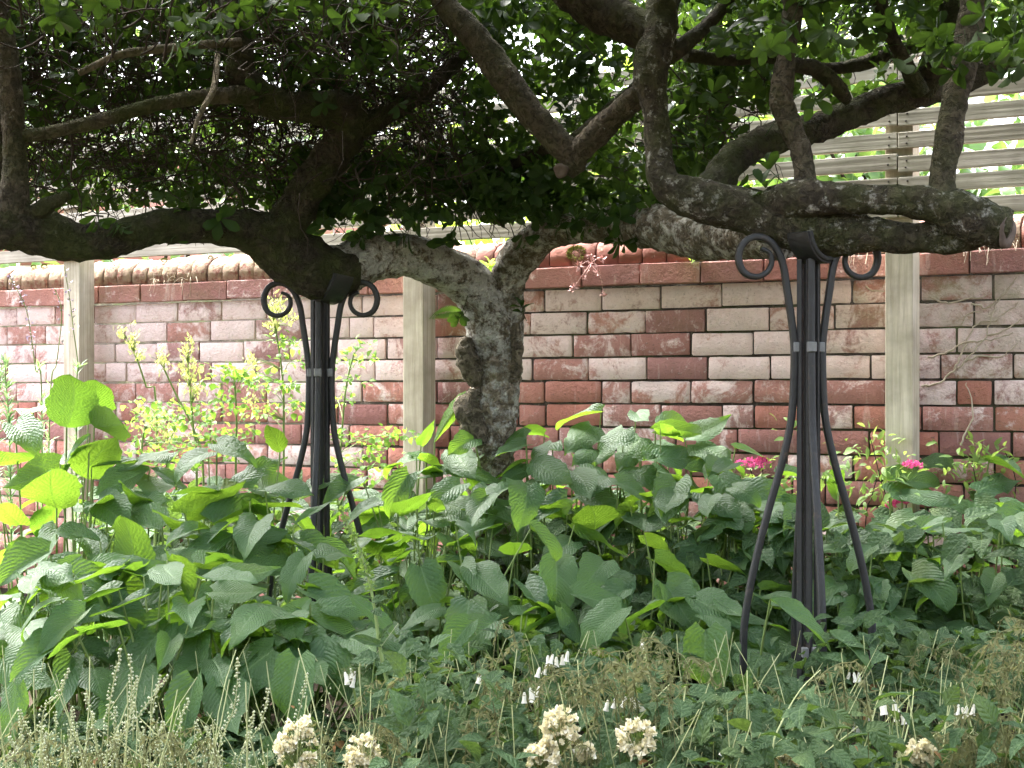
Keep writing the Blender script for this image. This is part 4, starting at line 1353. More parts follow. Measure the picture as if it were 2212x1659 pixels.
for lab, x, d in PLANTS:
    q = P(x, 847, d)
    plant_roots.append((empty('big_leaved_plant', (q.x, q.y, 0.0), lab, 'plant', 'big-leaved plants in the bed'), q.x, q.y))


def leaf_on(parent, me, base, tip_dir, nrm, L, W, name='leaf', up=None):
    d = Vector(tip_dir).normalized()
    x = d.cross(Vector(nrm)).normalized()
    n = x.cross(d).normalized()
    m = Matrix((x, d, n)).transposed()
    o = bpy.data.objects.new(name, me)
    col.objects.link(o)
    o.parent = parent
    o.location = Vector(base) - parent.location
    o.rotation_euler = m.to_euler()
    o.scale = (W, L, (W + L) / 2)
    return o


def stem_to(parent, base, rd, r=0.0045, name='stem', foot=None, tipdir=None, mat='stem'):
    b = Vector(base)
    f = Vector(foot) if foot is not None else Vector((parent.location.x + rd.uniform(-.10, .10), parent.location.y + rd.uniform(-.07, .07), -0.06))
    mid = f.lerp(b, 0.55); mid.z += 0.06 * (b.z - f.z)
    mid.x = f.x * 0.35 + b.x * 0.65 + rd.uniform(-.015, .015)
    mid.y = f.y * 0.4 + b.y * 0.6
    pts = [f, mid, b]
    if tipdir is not None:
        pts.append(b + Vector(tipdir).normalized() * 0.02)
    c = catmull([tuple(p) for p in pts], 0.07)
    mb = MB()
    tube(mb, c, np.linspace(r, r * 0.55, len(c)), 6, False)
    return obj(name, mb.mesh(name, mat, origin=tuple(parent.location)), parent)


def side_depth(img, y):
    if img in (4, 7):
        return float(np.interp(y, [830, 1000, 1250, 1560], [4.75, 4.6, 4.15, 3.60]))
    if img in (5, 8):
        return float(np.interp(y, [880, 1000, 1200, 1450], [5.2, 5.0, 4.5, 3.95]))
    return float(np.interp(y, [880, 1000, 1200, 1450], [5.1, 4.95, 4.55, 4.12]))


def hero_leaves():
    rd = random.Random(21)
    for tok in HERO.replace('\n', '|').split('|'):
        tok = tok.split()
        if not tok:
            continue
        img = int(tok[0]); bx, by, tx, ty, w = map(float, tok[1:6]); face, kind = tok[6], tok[7]
        X0, Y0 = G(img, bx, by); X1, Y1 = G(img, tx, ty)
        d = side_depth(img, max(Y0, Y1) * 0.6 + (Y0 + Y1) * 0.2) + rd.uniform(-0.06, 0.06)
        if img == 9 and kind == 'L' and bx < 1050: d = 3.72
        if img == 4 and bx == 1760: d = 4.3
        if img == 9 and bx == 300: d = 3.82
        b0 = P(X0, Y0, d)
        l_img = math.hypot(X1 - X0, Y1 - Y0) * d / F
        L = max(l_img * 1.03, min(0.165, l_img * 1.9))
        dd = math.sqrt(max(0.0, L * L - l_img * l_img))
        down = Y1 > Y0 - 4
        sgn = -1 if (face == 'T') == down else 1
        if abs(Y1 - Y0) < 0.35 * abs(X1 - X0): sgn *= rd.choice([1, 1, -0.5])
        b1 = P(X1, Y1, d + sgn * dd)
        dr = (b1 - b0)
        pref = Vector((rd.uniform(-.2, .2), -0.5, 0.85)) if face == 'T' else Vector((rd.uniform(-.2, .2), 0.72, 0.62))
        dn = dr.normalized()
        nrm = (pref - dn * pref.dot(dn)).normalized()
        xa = dn.cross(nrm).normalized()
        e2 = Vector((dr.x, dr.z)); e2.normalize() if e2.length else None
        perp = abs(xa.x * -e2.y + xa.z * e2.x)
        W = min(w * 0.36 * d / F / max(0.55, perp), (0.62 if kind == 'H' else 0.85) * L)
        me = rd.choice({'H': HEART, 'O': OVAL, 'L': LANCE}[kind])
        # nearest plant owns the leaf
        best = min(plant_roots, key=lambda r: (r[1] - b0.x) ** 2 + ((r[2] - b0.y) * 1.2) ** 2)[0]
        leaf_on(best, me, b0, dr, nrm, L * 1.08, W * 1.12)
        foot = Vector((best.location.x * 0.45 + b0.x * 0.55 + rd.uniform(-.05, .05), best.location.y * 0.6 + b0.y * 0.4 + rd.uniform(0, .08), -0.06))
        stem_to(best, b0, rd, rd.uniform(0.0032, 0.005), foot=foot)


hero_leaves()


def filler_leaves():
    """the lower and inner leaves of each plant, that close the clump"""
    rd = random.Random(33)
    tops = {}
    for (root, px, py) in plant_roots:
        gx = 1106 + px / py * F
        n = 46 if py > 4.6 else (40 if gx < 650 else 28)
        gx = 1106 + px / py * F
        for i in range(n):
            a = rd.uniform(0, 2 * math.pi)
            r = rd.uniform(0.02, 0.24)
            y = py + math.sin(a) * r * 0.8 + 0.05
            xg = px + math.cos(a) * r * 1.15
            ytop = {True: 1090, False: 1120}[py > 4.6] if gx > 600 else (1050 if py > 4.2 else 1210)
            if py < 4.25 and gx > 600: ytop = 1290
            if py > 4.6 and 840 < gx < 1620: ytop = 985
            if py > 4.6 and gx >= 1620: ytop = 1075
            ztop = CZ - (ytop - 847) / F * py
            z = rd.uniform(0.12, max(0.2, ztop))
            b0 = Vector((xg, y, z))
            dr = Vector((math.cos(a) + rd.uniform(-.5, .5), math.sin(a) * 0.8 - 0.2 + rd.uniform(-.4, .4), rd.uniform(-0.5, 0.1)))
            L = rd.uniform(0.13, 0.19)
            leaf_on(root, rd.choice(HEART), b0, dr, Vector((rd.uniform(-.3, .3), rd.uniform(-.6, .1), 1)), L, L * rd.uniform(.42, .6))
            if i % 2 == 0:
                stem_to(root, b0, rd, 0.004)


filler_leaves()

# ================================================================== slender plants behind, left of the trunk
def seg_path(pts, d0, d1=None):
    """list of (view, x, y) or grid pairs, with depth running d0 to d1"""
    d1 = d0 if d1 is None else d1
    out = []
    for i, p in enumerate(pts):
        X, Y = G(*p) if len(p) == 3 else p
        t = i / max(1, len(pts) - 1)
        out.append(tuple(P(X, Y, d0 + (d1 - d0) * t)))
    return out


def path_stem(root, pts, r0, r1, mat, name='stem', step=0.03, sides=6, to_ground=True):
    pts = list(pts)
    if to_ground and pts[0][2] > 0.03:
        pts = [(pts[0][0] + random.uniform(-.02, .02), pts[0][1] + 0.01, -0.04)] + pts
    c = catmull(pts, step)
    mb = MB()
    tube(mb, c, np.linspace(r0, r1, len(c)), sides, True)
    obj(name, mb.mesh(name, mat, origin=tuple(root.location)), root)
    return c


def leaflets(root, cents, spread, size, n, mat, name='foliage', kind='ovate', up=(0, -0.2, 0.8), out=0.6, flat=0.35):
    mb = MB()
    for c in cents:
        c = np.asarray(c, float)
        pos = c + rng.normal(size=(n, 3)) * np.array([spread, spread, spread * flat])
        dirs = (pos - c) / spread * out + rand_dirs(n, (0, -0.1, -0.05), 0.7)
        add_leaves(mb, pos, dirs, rand_dirs(n, up, 0.55), rng.uniform(0.6, 1.25, n) * size, kind, rng.uniform(0.8, 1.5, n))
    o = obj(name, mb.mesh(name, mat, origin=tuple(root.location)), root)
    o['kind'] = 'stuff'
    return o


def rootat(name, pts, label, cat, group=None):
    return empty(name, (pts[0][0], pts[0][1], 0), label, cat, group)


def meadow_rue(pts, d, plume, leaves, label):
    """pts from low to tip; plume: list of (x, y, rx, ry) of yellow bud clouds; leaves: list of leaf-spray spots"""
    sp = seg_path(pts, d)
    root = rootat('meadow_rue', sp, label, 'plant', 'meadow rue plants by the wall')
    c = path_stem(root, sp, 0.006, 0.003, 'stem')
    ms = MB()
    for (img, x, y, rx, ry, n) in plume:
        mb = MB()
        X, Y = G(img, x, y)
        q = np.array(P(X, Y, d))
        sx, sz = rx * 0.36 * d / F, ry * 0.36 * d / F
        foot = c[np.argmin(np.linalg.norm(c - (q - np.array([0, 0, sz])), axis=1))]
        pos = q + rng.normal(size=(n, 3)) * np.array([sx, sx, sz]) * 0.55
        add_leaves(mb, pos, rand_dirs(n, (0, 0, 1.2)), rand_dirs(n, (0, -1, 0.2)), rng.uniform(0.010, 0.024, n), 'lance')
        obj('flower_plume', mb.mesh('flower_plume', 'bud', origin=tuple(root.location)), root)['kind'] = 'stuff'
        k = max(6, n // 6)
        t = np.linspace(0, 1, 4)[None, :, None]
        tgt = pos[:k][:, None, :]
        paths = foot[None, None, :] * (1 - t) + tgt * t + np.array([0, 0, 0.01]) * np.sin(t * math.pi)
        tubes_many(ms, paths, np.full(k, 0.0013), np.full(k, 0.0008), 3)
    if plume:
        obj('plume_stalks', ms.mesh('plume_stalks', 'stem', origin=tuple(root.location)), root)['kind'] = 'stuff'
    if leaves:
        cents = []
        ms = MB()
        for (img, x, y) in leaves:
            X, Y = G(img, x, y)
            q = np.array(P(X, Y, d + random.uniform(-.12, .12)))
            cents.append(q)
            foot = c[np.argmin(np.linalg.norm(c - (q - np.array([0, 0, 0.05])), axis=1))]
            tube(ms, catmull([tuple(foot), tuple(foot * 0.4 + q * 0.6 + np.array([0, 0, 0.012])), tuple(q)], 0.03), 0.0013, 4, False)
        obj('leaf_stalks', ms.mesh('leaf_stalks', 'stem', origin=tuple(root.location)), root)
        leaflets(root, cents, 0.034, 0.026, 20, 'fine')


meadow_rue([(4, 1220, 1390), (4, 1165, 1110), (4, 1060, 900), (4, 985, 740)], 5.25, [(4, 972, 690, 45, 70, 60)], [(4, 1000, 950), (4, 1130, 1010), (4, 930, 1090), (4, 1000, 1180), (4, 1250, 980)], 'meadow rue with one narrow yellow plume leaning left of the tall ones')
meadow_rue([(4, 940, 990), (4, 880, 850), (4, 825, 690), (4, 770, 570)], 5.35, [(4, 795, 575, 45, 80, 60), (4, 720, 530, 22, 30, 24), (4, 830, 660, 40, 40, 30)], [(4, 880, 1010), (4, 960, 1060), (4, 850, 960)], 'leftmost meadow rue, its yellow plume split in two')
meadow_rue([(4, 1180, 1340), (4, 1160, 1100), (4, 1140, 860), (4, 1120, 640)], 5.2, [(4, 1125, 640, 40, 80, 60), (4, 1150, 770, 90, 90, 130), (4, 1160, 880, 60, 50, 50)], [(4, 1180, 1000), (4, 1090, 1120), (4, 1260, 1060), (4, 1120, 1220), (4, 960, 1250), (4, 1040, 1290)], 'meadow rue with the fullest pale yellow plume in the middle')
meadow_rue([(4, 1415, 1340), (4, 1420, 1080), (4, 1410, 860), (4, 1400, 770)], 5.15, [], [(4, 1400, 750), (4, 1470, 800), (4, 1360, 760), (4, 1310, 830), (4, 1540, 800), (4, 1420, 960), (4, 1500, 1000), (4, 1350, 930), (4, 1460, 770), (4, 1390, 1110), (4, 1520, 1150)], 'leafy meadow rue without plume left of the iron prop')
meadow_rue([(4, 1700, 1450), (4, 1702, 1150), (4, 1700, 850), (4, 1670, 600), (4, 1640, 450)], 5.3, [(4, 1660, 370, 55, 60, 80), (4, 1640, 470, 50, 60, 60), (4, 1730, 440, 45, 50, 50), (4, 1510, 700, 30, 50, 36), (4, 1540, 950, 60, 90, 50)], [(4, 1700, 560), (4, 1760, 600), (4, 1660, 850), (4, 1760, 830), (4, 1600, 860), (4, 1740, 700), (4, 1700, 940), (4, 1580, 1010), (4, 1780, 980), (4, 1560, 780)], 'tallest meadow rue rising behind the left iron prop')
meadow_rue([(5, 60, 1500), (5, 80, 1200), (5, 110, 850), (5, 160, 640)], 5.35, [], [(5, 200, 600), (5, 120, 680), (5, 220, 680), (5, 130, 830), (5, 60, 930), (5, 100, 1130), (5, 190, 1150), (5, 280, 1160), (5, 380, 1140), (5, 450, 1130), (5, 200, 1270), (5, 120, 1290), (5, 260, 1380), (5, 130, 1470), (5, 330, 1220), (5, 60, 1400), (5, 330, 1310)], 'leafy meadow rue right of the left iron prop, without plume')
meadow_rue([(4, 850, 1400), (4, 850, 1250), (4, 860, 1130), (4, 870, 1080)], 5.0, [(4, 900, 1060, 110, 60, 70), (4, 1000, 1150, 60, 60, 40)], [(4, 820, 1080), (4, 950, 1030), (4, 1060, 1040), (4, 830, 1160), (4, 980, 1270), (4, 1080, 1330), (4, 780, 1240), (4, 1250, 1150), (4, 1150, 1290), (4, 1400, 1260), (4, 1330, 1200)], 'short bushy meadow rue among the big leaves below the plumes')


def toadflax(pts, d, label, flowers, dense=1.0):
    sp = seg_path(pts, d)
    root = rootat('toadflax', sp, label, 'plant', 'toadflax spikes at the left edge')
    c = path_stem(root, sp, 0.004, 0.0014, 'stem', step=0.02)
    n = int(150 * dense)
    lo = np.argmax(c[:, 2] > 0.3)
    ii = rng.integers(lo, max(lo + 1, int(len(c) * (0.72 if flowers else 0.98))), n)
    mb = MB()
    a = rng.uniform(0, 2 * math.pi, n)
    dirs = np.column_stack([np.cos(a), np.sin(a), rng.uniform(0.3, 1.3, n)])
    add_leaves(mb, c[ii], dirs, np.column_stack([-np.cos(a), -np.sin(a), np.full(n, 1.0)]), rng.uniform(0.03, 0.055, n), 'thin', np.full(n, 1.5))
    obj('foliage', mb.mesh('foliage', 'needle', origin=tuple(root.location)), root)
    if flowers:
        n = flowers
        ii = rng.integers(int(len(c) * 0.8), len(c), n)
        mb = MB()
        add_leaves(mb, c[ii] + rng.normal(size=(n, 3)) * 0.006, rand_dirs(n, (0, -0.4, 0.3)), rand_dirs(n), rng.uniform(0.008, 0.014, n), 'ovate')
        obj('flowers', mb.mesh('flowers', 'purple', origin=tuple(root.location)), root)['kind'] = 'stuff'


toadflax([(4, 460, 900), (4, 470, 740), (4, 440, 500), (4, 420, 330), (4, 385, 120)], 5.2, 'thin toadflax spike standing in front of the left fence post', 26)
toadflax([(4, 250, 900), (4, 215, 750), (4, 185, 530), (4, 150, 360), (4, 60, 190)], 5.15, 'toadflax spike with pale purple flowers between left edge and fence post', 60, 0.7)
toadflax([(4, 60, 1290), (4, 50, 1000), (4, 35, 800), (4, 30, 640)], 4.95, 'dense leafy toadflax spike without flowers at the left edge', 0, 2.0)
toadflax([(4, 300, 950), (4, 340, 700), (4, 370, 400), (4, 330, 260)], 5.3, 'sparse toadflax spike leaning across the left fence post edge', 14, 0.35)
toadflax([(4, -30, 1290), (4, -20, 1000), (4, 0, 820), (4, 10, 700)], 5.05, 'toadflax spike half cut off by the left edge', 0, 1.4)


# ================================================================== spirea with pink heads, right
def spirea(heads, stems, leaves, d, label):
    sp = seg_path(stems[0], d)
    root = rootat('spirea', sp, label, 'shrub', 'pink flowering spireas by the wall')
    allc = []
    for s in stems:
        allc.append(path_stem(root, seg_path(s, d, d - 0.03), 0.003, 0.0016, 'twig'))
    for (img, x, y, w) in heads:
        X, Y = G(img, x, y)
        q = np.array(P(X, Y, d - 0.05))
        r = w * 0.36 * d / F / 2
        n = 150
        a = rng.uniform(0, 6.28, n); rr = r * np.sqrt(rng.uniform(0, 1, n))
        pos = q + np.column_stack([np.cos(a) * rr, np.sin(a) * rr, (1 - (rr / r) ** 2) * r * 0.45 + rng.uniform(-.006, .006, n)])
        mb = MB()
        add_leaves(mb, pos, rand_dirs(n, (0, 0, 0.8)), rand_dirs(n, (0, -1, 0.5)), rng.uniform(0.007, 0.013, n), 'ovate')
        obj('flower_head', mb.mesh('flower_head', 'pink', origin=tuple(root.location)), root)
    leaflets(root, [np.array(P(*G(*l), d + random.uniform(-.08, .05))) for l in leaves], 0.04, 0.040, 16, 'spirea', kind='lance', flat=0.6)


spirea([(6, 560, 1330, 190), (6, 640, 1300, 80)], [[(6, 600, 1600), (6, 600, 1450), (6, 570, 1340)], [(6, 640, 1600), (6, 650, 1440), (6, 640, 1310)]], [(6, 600, 1440), (6, 660, 1400), (6, 520, 1470), (6, 700, 1500), (6, 620, 1380), (6, 800, 1100), (6, 780, 1460)], 5.0, 'spirea with flat pink head just left of the right iron prop')
spirea([(6, 1540, 1330, 120), (6, 1470, 1545, 95), (6, 1410, 1565, 60)], [[(6, 1500, 1650), (6, 1520, 1500), (6, 1540, 1340)], [(6, 1400, 1650), (6, 1350, 1400), (6, 1290, 1150)], [(6, 1260, 1700), (6, 1300, 1500), (6, 1350, 1330)]], [(6, 1270, 1200), (6, 1340, 1180), (6, 1360, 1280), (6, 1330, 1390), (6, 1400, 1340), (6, 1280, 1480), (6, 1350, 1560), (6, 1250, 1570), (6, 1450, 1310), (6, 1380, 1460), (6, 1050, 1330), (6, 1080, 1400)], 4.95, 'spirea with pink heads growing against the right-hand fence post')
spirea([(9, 2200, 480, 80), (9, 2205, 340, 50)], [[(6, 1950, 1600), (6, 1930, 1450), (6, 1900, 1290)], [(6, 2150, 1650), (6, 2160, 1400), (6, 2100, 1240)], [(9, 2230, 800), (9, 2220, 600), (9, 2200, 490)]], [(6, 1850, 1350), (6, 1930, 1290), (6, 2000, 1270), (6, 1960, 1340), (6, 2060, 1280), (6, 1800, 1400), (6, 1880, 1230), (6, 2100, 1430), (9, 1600, 320), (9, 1700, 300), (9, 2000, 260), (9, 1450, 340), (9, 1950, 200), (9, 1580, 240), (9, 2130, 290)], 4.9, 'leafy spirea with pink heads at the right edge of the photo')


# ================================================================== plants growing on the wall
def wall_weeds():
    # small bright rosettes on the band and by the coping
    for (x, y, lab, n, sz) in ((1495, 562, 'bright yellow green weed rooted on the projecting band left of the right prop', 16, 0.05),
                               (1060, 566, 'light green seedling growing on the coping beside the fork of the trunk', 18, 0.05)):
        u = x_to_u(x, 0.03)
        z = CZ - (y + 14 - 847) / F * (DW - u * math.sin(TH))
        q = wall_pt(u, 0.028, ZB + 0.082)
        root = empty('wall_weed', q, lab, 'weed')
        mb = MB()
        a = rng.uniform(0, 6.28, n)
        dirs = np.column_stack([np.cos(a), np.sin(a) - 0.3, rng.uniform(0.2, 1.3, n)])
        add_leaves(mb, np.tile(np.array(q), (n, 1)) + rng.normal(size=(n, 3)) * 0.008, dirs, np.tile((0, -.5, 1.0), (n, 1)), rng.uniform(0.6, 1.2, n) * sz, 'obovate')
        obj('leaves', mb.mesh('leaves', 'lime', origin=tuple(q)), root)
    # ferns
    for (x, y, ln, lab) in ((968, 528, 0.10, 'small yellow green fern frond standing on the coping left of the fork'), (985, 678, 0.11, 'small green fern frond growing from the joint left of the trunk')):
        u = x_to_u(x, 0.01)
        q = P(x, y, (DW - u * math.sin(TH)) - 0.03)
        root = empty('wall_fern', q, lab, 'fern')
        mb = MB()
        up = y < 600
        e = q + (Vector((0.02, -0.03, ln)) if up else Vector((-ln * 0.9, -0.05, -0.02)))
        if not up: q = q + Vector((0.04, 0, 0.0))
        c = catmull([tuple(q), tuple(q.lerp(e, .5) + Vector((0, -0.015, 0.015))), tuple(e)], 0.006)
        tube(mb, c, np.linspace(0.0014, 0.0006, len(c)), 4, False)
        for s in (-1, 1):
            n = len(c)
            t, A, B = frames(c)
            pd = np.cross(t, np.array([0, -1.0, 0.1])) * s + t * 0.3
            add_leaves(mb, c, pd, np.tile((0, -1.0, 0.3), (n, 1)), 0.028 * np.sin(np.linspace(0.5, 3.0, n)), 'lance')
        obj('frond', mb.mesh('frond', 'lime' if up else 'fine', origin=tuple(root.location)), root)
    # hanging sedum with pink rosettes
    u = x_to_u(1275, 0.03)
    q = wall_pt(u, 0.03, ZB + 0.085)
    root = empty('wall_sedum', q, 'reddish hanging sedum with pink rosette on the band right of the trunk', 'sedum')
    mb = MB()
    D = q.y
    ends = [(1238, 622, 22), (1250, 575, 20), (1300, 560, 26), (1290, 590, 14), (1275, 552, 20), (1304, 640, 10), (1262, 600, 10)]
    for (x, y, nn) in ends:
        e = P(x, y, D - 0.04)
        c = catmull([tuple(q), tuple(q.lerp(e, .5) + Vector((0.01, -0.02, 0.012))), tuple(e)], 0.01)
        tube(mb, c, 0.0011, 4, False)
        ii = rng.integers(len(c) // 3, len(c), 10)
        add_leaves(mb, c[ii], rand_dirs(10), rand_dirs(10), np.full(10, 0.010), 'lance')
        add_leaves(mb, np.tile(np.array(e), (nn, 1)), rand_dirs(nn, (0, -0.3, 0)), rand_dirs(nn), rng.uniform(0.012, 0.026, nn), 'lance')
    obj('stems_and_rosettes', mb.mesh('stems_and_rosettes', 'sedum', origin=tuple(q)), root)
    # dried climber stems on the right part of the wall
    root = empty('dead_climber', wall_pt(x_to_u(2100, 0.01), 0.01, ZB - 0.62), 'dry leafless climber stems clinging to the wall at the right', 'climber')
    mb = MB()
    lines = [[(2075, 960), (2100, 900), (2098, 860), (2085, 825)], [(1990, 835), (2030, 825), (2060, 800), (2085, 780), (2130, 725), (2150, 660), (2190, 610)], [(2085, 780), (2110, 770), (2160, 770), (2200, 740)], [(2060, 800), (2090, 735), (2110, 700), (2150, 690), (2200, 655)], [(2005, 770), (2050, 760), (2085, 740), (2130, 735), (2190, 720)],
             [(2078, 700), (2090, 680), (2115, 672)], [(2130, 725), (2165, 715), (2205, 690)], [(2010, 640), (2050, 655), (2090, 645), (2130, 640)], [(1870, 618), (1890, 628), (1912, 628)], [(2100, 655), (2130, 665), (2165, 640), (2195, 600)]]
    for ln in lines:
        pts = []
        for (x, y) in ln:
            uu = x_to_u(x, 0.006)
            pts.append(tuple(wall_pt(uu, 0.006, CZ - (y - 847) / F * (DW - uu * math.sin(TH) - 0.006))))
        c = catmull(pts, 0.015)
        c += rng.normal(size=c.shape) * 0.0022
        tube(mb, c, np.linspace(0.0035, 0.0016, len(c)), 5, True)
    obj('stems', mb.mesh('stems', 'dry', origin=tuple(root.location)), root)
    # straw and roots caught on the coping
    for (x0, x1, y, n, lab) in ((2080, 2200, 545, 34, 'pale dry roots lying on the band at the far right'), (330, 420, 612, 30, 'pale dry straw caught on the band right of the left fence post'), (1790, 1900, 540, 18, 'dry straw on the band behind the right iron prop')):
        u0, u1 = x_to_u(x0, 0.02), x_to_u(x1, 0.02)
        q = wall_pt((u0 + u1) / 2, 0.03, ZB + 0.084)
        o_root = empty('dry_straw', q, lab, 'straw')
        mb = MB()
        for k in range(n):
            uu = rng.uniform(u0, u1)
            a = np.array(wall_pt(uu, rng.uniform(-0.0, 0.03), ZB + 0.088))
            dr = rand_dirs(1, (0, -0.5, -0.1))[0] * rng.uniform(0.03, 0.07)
            c = catmull([tuple(a), tuple(a + dr * .5 + np.array([0, 0, .012])), tuple(a + dr + np.array([0, 0, rng.uniform(-.03, .01)]))], 0.012)
            tube(mb, c, 0.0009, 3, False)
        obj('strands', mb.mesh('strands', 'dry', origin=tuple(q)), o_root)
    # moss cushions on the coping
    for i, (x, y, w, lab) in enumerate(((1250, 560, 0.055, 'round moss cushion on the coping right of the fork'), (85, 592, 0.022, 'small moss cushion on the coping left of the left post'), (345, 562, 0.02, 'tiny moss cushion on the coping right of the left post'), (62, 576, 0.018, 'tiny moss cushion on the coping at the left edge'), (445, 553, 0.018, 'tiny moss cushion on the coping under the dark limb'))):
        u = x_to_u(x, 0.0)
        off, zc = (0.012, ZB + 0.125) if i == 0 else (-0.03, ZB + 0.182)
        q = wall_pt(u, off, zc)
        root = empty('moss_cushion', q, lab, 'moss')
        mb = MB()
        n = 500
        dd = rand_dirs(n, (0, -0.2, 0.4))
        add_leaves(mb, np.array(q) + dd * w * 0.55 * np.array([1, .6, .7]), dd, rand_dirs(n), np.full(n, w * 0.22), 'lance')
        obj('tufts', mb.mesh('tufts', 'moss', origin=tuple(q)), root)


wall_weeds()

# ================================================================== the low front of the bed
def ground_cover():
    mb = MB()
    n = 5200
    X = rng.uniform(-1.5, 1.5, n); Y = rng.uniform(2.85, 3.85, n)
    hgt = np.array([0.19 + 0.20 * noise.noise(Vector((x * 3, y * 3, 2))) for x, y in zip(X, Y)])
    hgt = np.clip(hgt, 0.07, 0.32) * np.where(X < -0.28 * Y / 3.4, 0.42, 1.0)
    Z = rng.uniform(0.0, 1.0, n) ** 0.7 * hgt * 1.25
    pos = np.column_stack([X, Y, Z])
    d = rand_dirs(n, (0, -0.25, -0.05)); d[:, 2] *= 0.55
    add_leaves(mb, pos, d, rand_dirs(n, (0, -0.35, 1.1), 0.65), rng.uniform(0.03, 0.085, n), 'ovate', rng.uniform(0.7, 1.15, n))
    # thinner cover that runs back between the taller plants
    n = 2600
    pos = np.column_stack([rng.uniform(-2.2, 2.0, n), rng.uniform(3.8, 5.5, n), rng.uniform(0.0, 0.28, n)])
    d = rand_dirs(n, (0, -0.2, 0)); d[:, 2] *= 0.5
    add_leaves(mb, pos, d, rand_dirs(n, (0, -0.3, 1.1), 0.6), rng.uniform(0.04, 0.10, n), 'ovate')
    # taller leafy growth filling the strip along the foot of the wall
    n = 2200
    X = rng.uniform(-1.6, 1.7, n)
    Y = DW - X * math.tan(TH) - rng.uniform(0.12, 0.95, n)
    pos = np.column_stack([X, Y, rng.uniform(0.05, 0.52, n)])
    d = rand_dirs(n, (0, -0.25, -0.1)); d[:, 2] *= 0.6
    add_leaves(mb, pos, d, rand_dirs(n, (0, -0.35, 1.0), 0.6), rng.uniform(0.07, 0.13, n), 'ovate')
    o = obj('ground_cover', mb.mesh('ground_cover', 'low'))
    tag(o, 'low dark green leafy ground cover along the front of the bed', 'ground cover', kind='stuff')
    # stems of the cover
    mb = MB()
    n = 520
    a = np.column_stack([rng.uniform(-1.5, 1.5, n), rng.uniform(2.9, 3.8, n), np.full(n, -0.02)])
    b = a + np.column_stack([rng.normal(size=n) * 0.10, rng.normal(size=n) * 0.06, rng.uniform(0.12, 0.36, n)])
    t = np.linspace(0, 1, 5)[None, :, None]
    paths = a[:, None, :] * (1 - t) + b[:, None, :] * t + np.sin(t * math.pi) * rng.normal(size=(n, 1, 3)) * 0.015
    tubes_many(mb, paths, rng.uniform(0.001, 0.0022, n), rng.uniform(0.0006, 0.0012, n), 4)
    o = obj('undergrowth_stems', mb.mesh('undergrowth_stems', 'grass'))
    tag(o, 'thin green and straw coloured stems among the ground cover', 'stems', kind='stuff')
    # spent, drooping flower sprays
    mb = MB()
    def spray(x, y, d, L):
        e = np.array(P(x, y, d))
        sgn = random.choice((-1, 1))
        dirx = np.array([sgn * random.uniform(.5, 1), random.uniform(-.5, .5), 0])
        foot = np.array([e[0] - dirx[0] * 0.06, e[1] + 0.03, max(0.0, e[2] - 0.22)])
        p0 = e - dirx * L * 0.4; p1 = e + np.array([0, 0, L * 0.25]); p2 = e + dirx * L * 0.5; p3 = e + dirx * L * 0.7 - np.array([0, 0, L * 0.4])
        c = catmull([tuple(foot), tuple(p0), tuple(p1), tuple(p2), tuple(p3)], 0.012)
        tube(mb, c, 0.0011, 3, False)
        k = int(34 * L / 0.08)
        ii = rng.integers(len(c) // 3, len(c), k)
        dd = rand_dirs(k, (0, -0.2, -0.8), 0.8)
        add_leaves(mb, c[ii], dd, rand_dirs(k), rng.uniform(0.010, 0.021, k), 'lance')
        add_leaves(mb, c[ii], rand_dirs(k, (0, -0.1, -0.5)), rand_dirs(k), rng.uniform(0.018, 0.03, k), 'thin')
    for _ in range(26):
        cx, cy, cd = random.uniform(850, 2230), random.uniform(1380, 1640), random.uniform(3.0, 3.7)
        for _ in range(random.randint(2, 6)): spray(random.gauss(cx, 55), random.gauss(cy, 28), cd + random.uniform(-.1, .1), random.uniform(.05, .10))
    for _ in range(30): spray(random.uniform(20, 900), random.uniform(1570, 1660), random.uniform(2.9, 3.2), random.uniform(.05, .08))
    for _ in range(26): spray(random.uniform(2050, 2230), random.uniform(1540, 1650), random.uniform(2.9, 3.2), random.uniform(.05, .09))
    o = obj('spent_flower_sprays', mb.mesh('spent_flower_sprays', 'wilt'))
    tag(o, 'tangle of wilted brownish green flower sprays over the ground cover', 'flower sprays', kind='stuff')
    # fallen and withered leaves
    mb = MB()
    n = 110
    pos = np.column_stack([rng.uniform(-1.4, 1.4, n), rng.uniform(2.95, 3.7, n), rng.uniform(0.03, 0.22, n)])
    add_leaves(mb, pos, rand_dirs(n), rand_dirs(n, (0, -.3, .7)), rng.uniform(0.012, 0.035, n), 'ovate')
    o = obj('withered_leaves', mb.mesh('withered_leaves', 'dead'))
    tag(o, 'scattered orange brown withered leaf scraps in the undergrowth', 'dead leaves', kind='stuff')


ground_cover()

LOWM = [big_leaf_mesh('heart', 200 + i, b, .3, .09, 'low', 6, 9) for i, b in enumerate((0.6, 1.0, 0.3))]
LANM = [big_leaf_mesh('lance', 220 + i, b, .3, .08, 'low', 6, 10) for i, b in enumerate((0.5, 0.9, 0.2))]


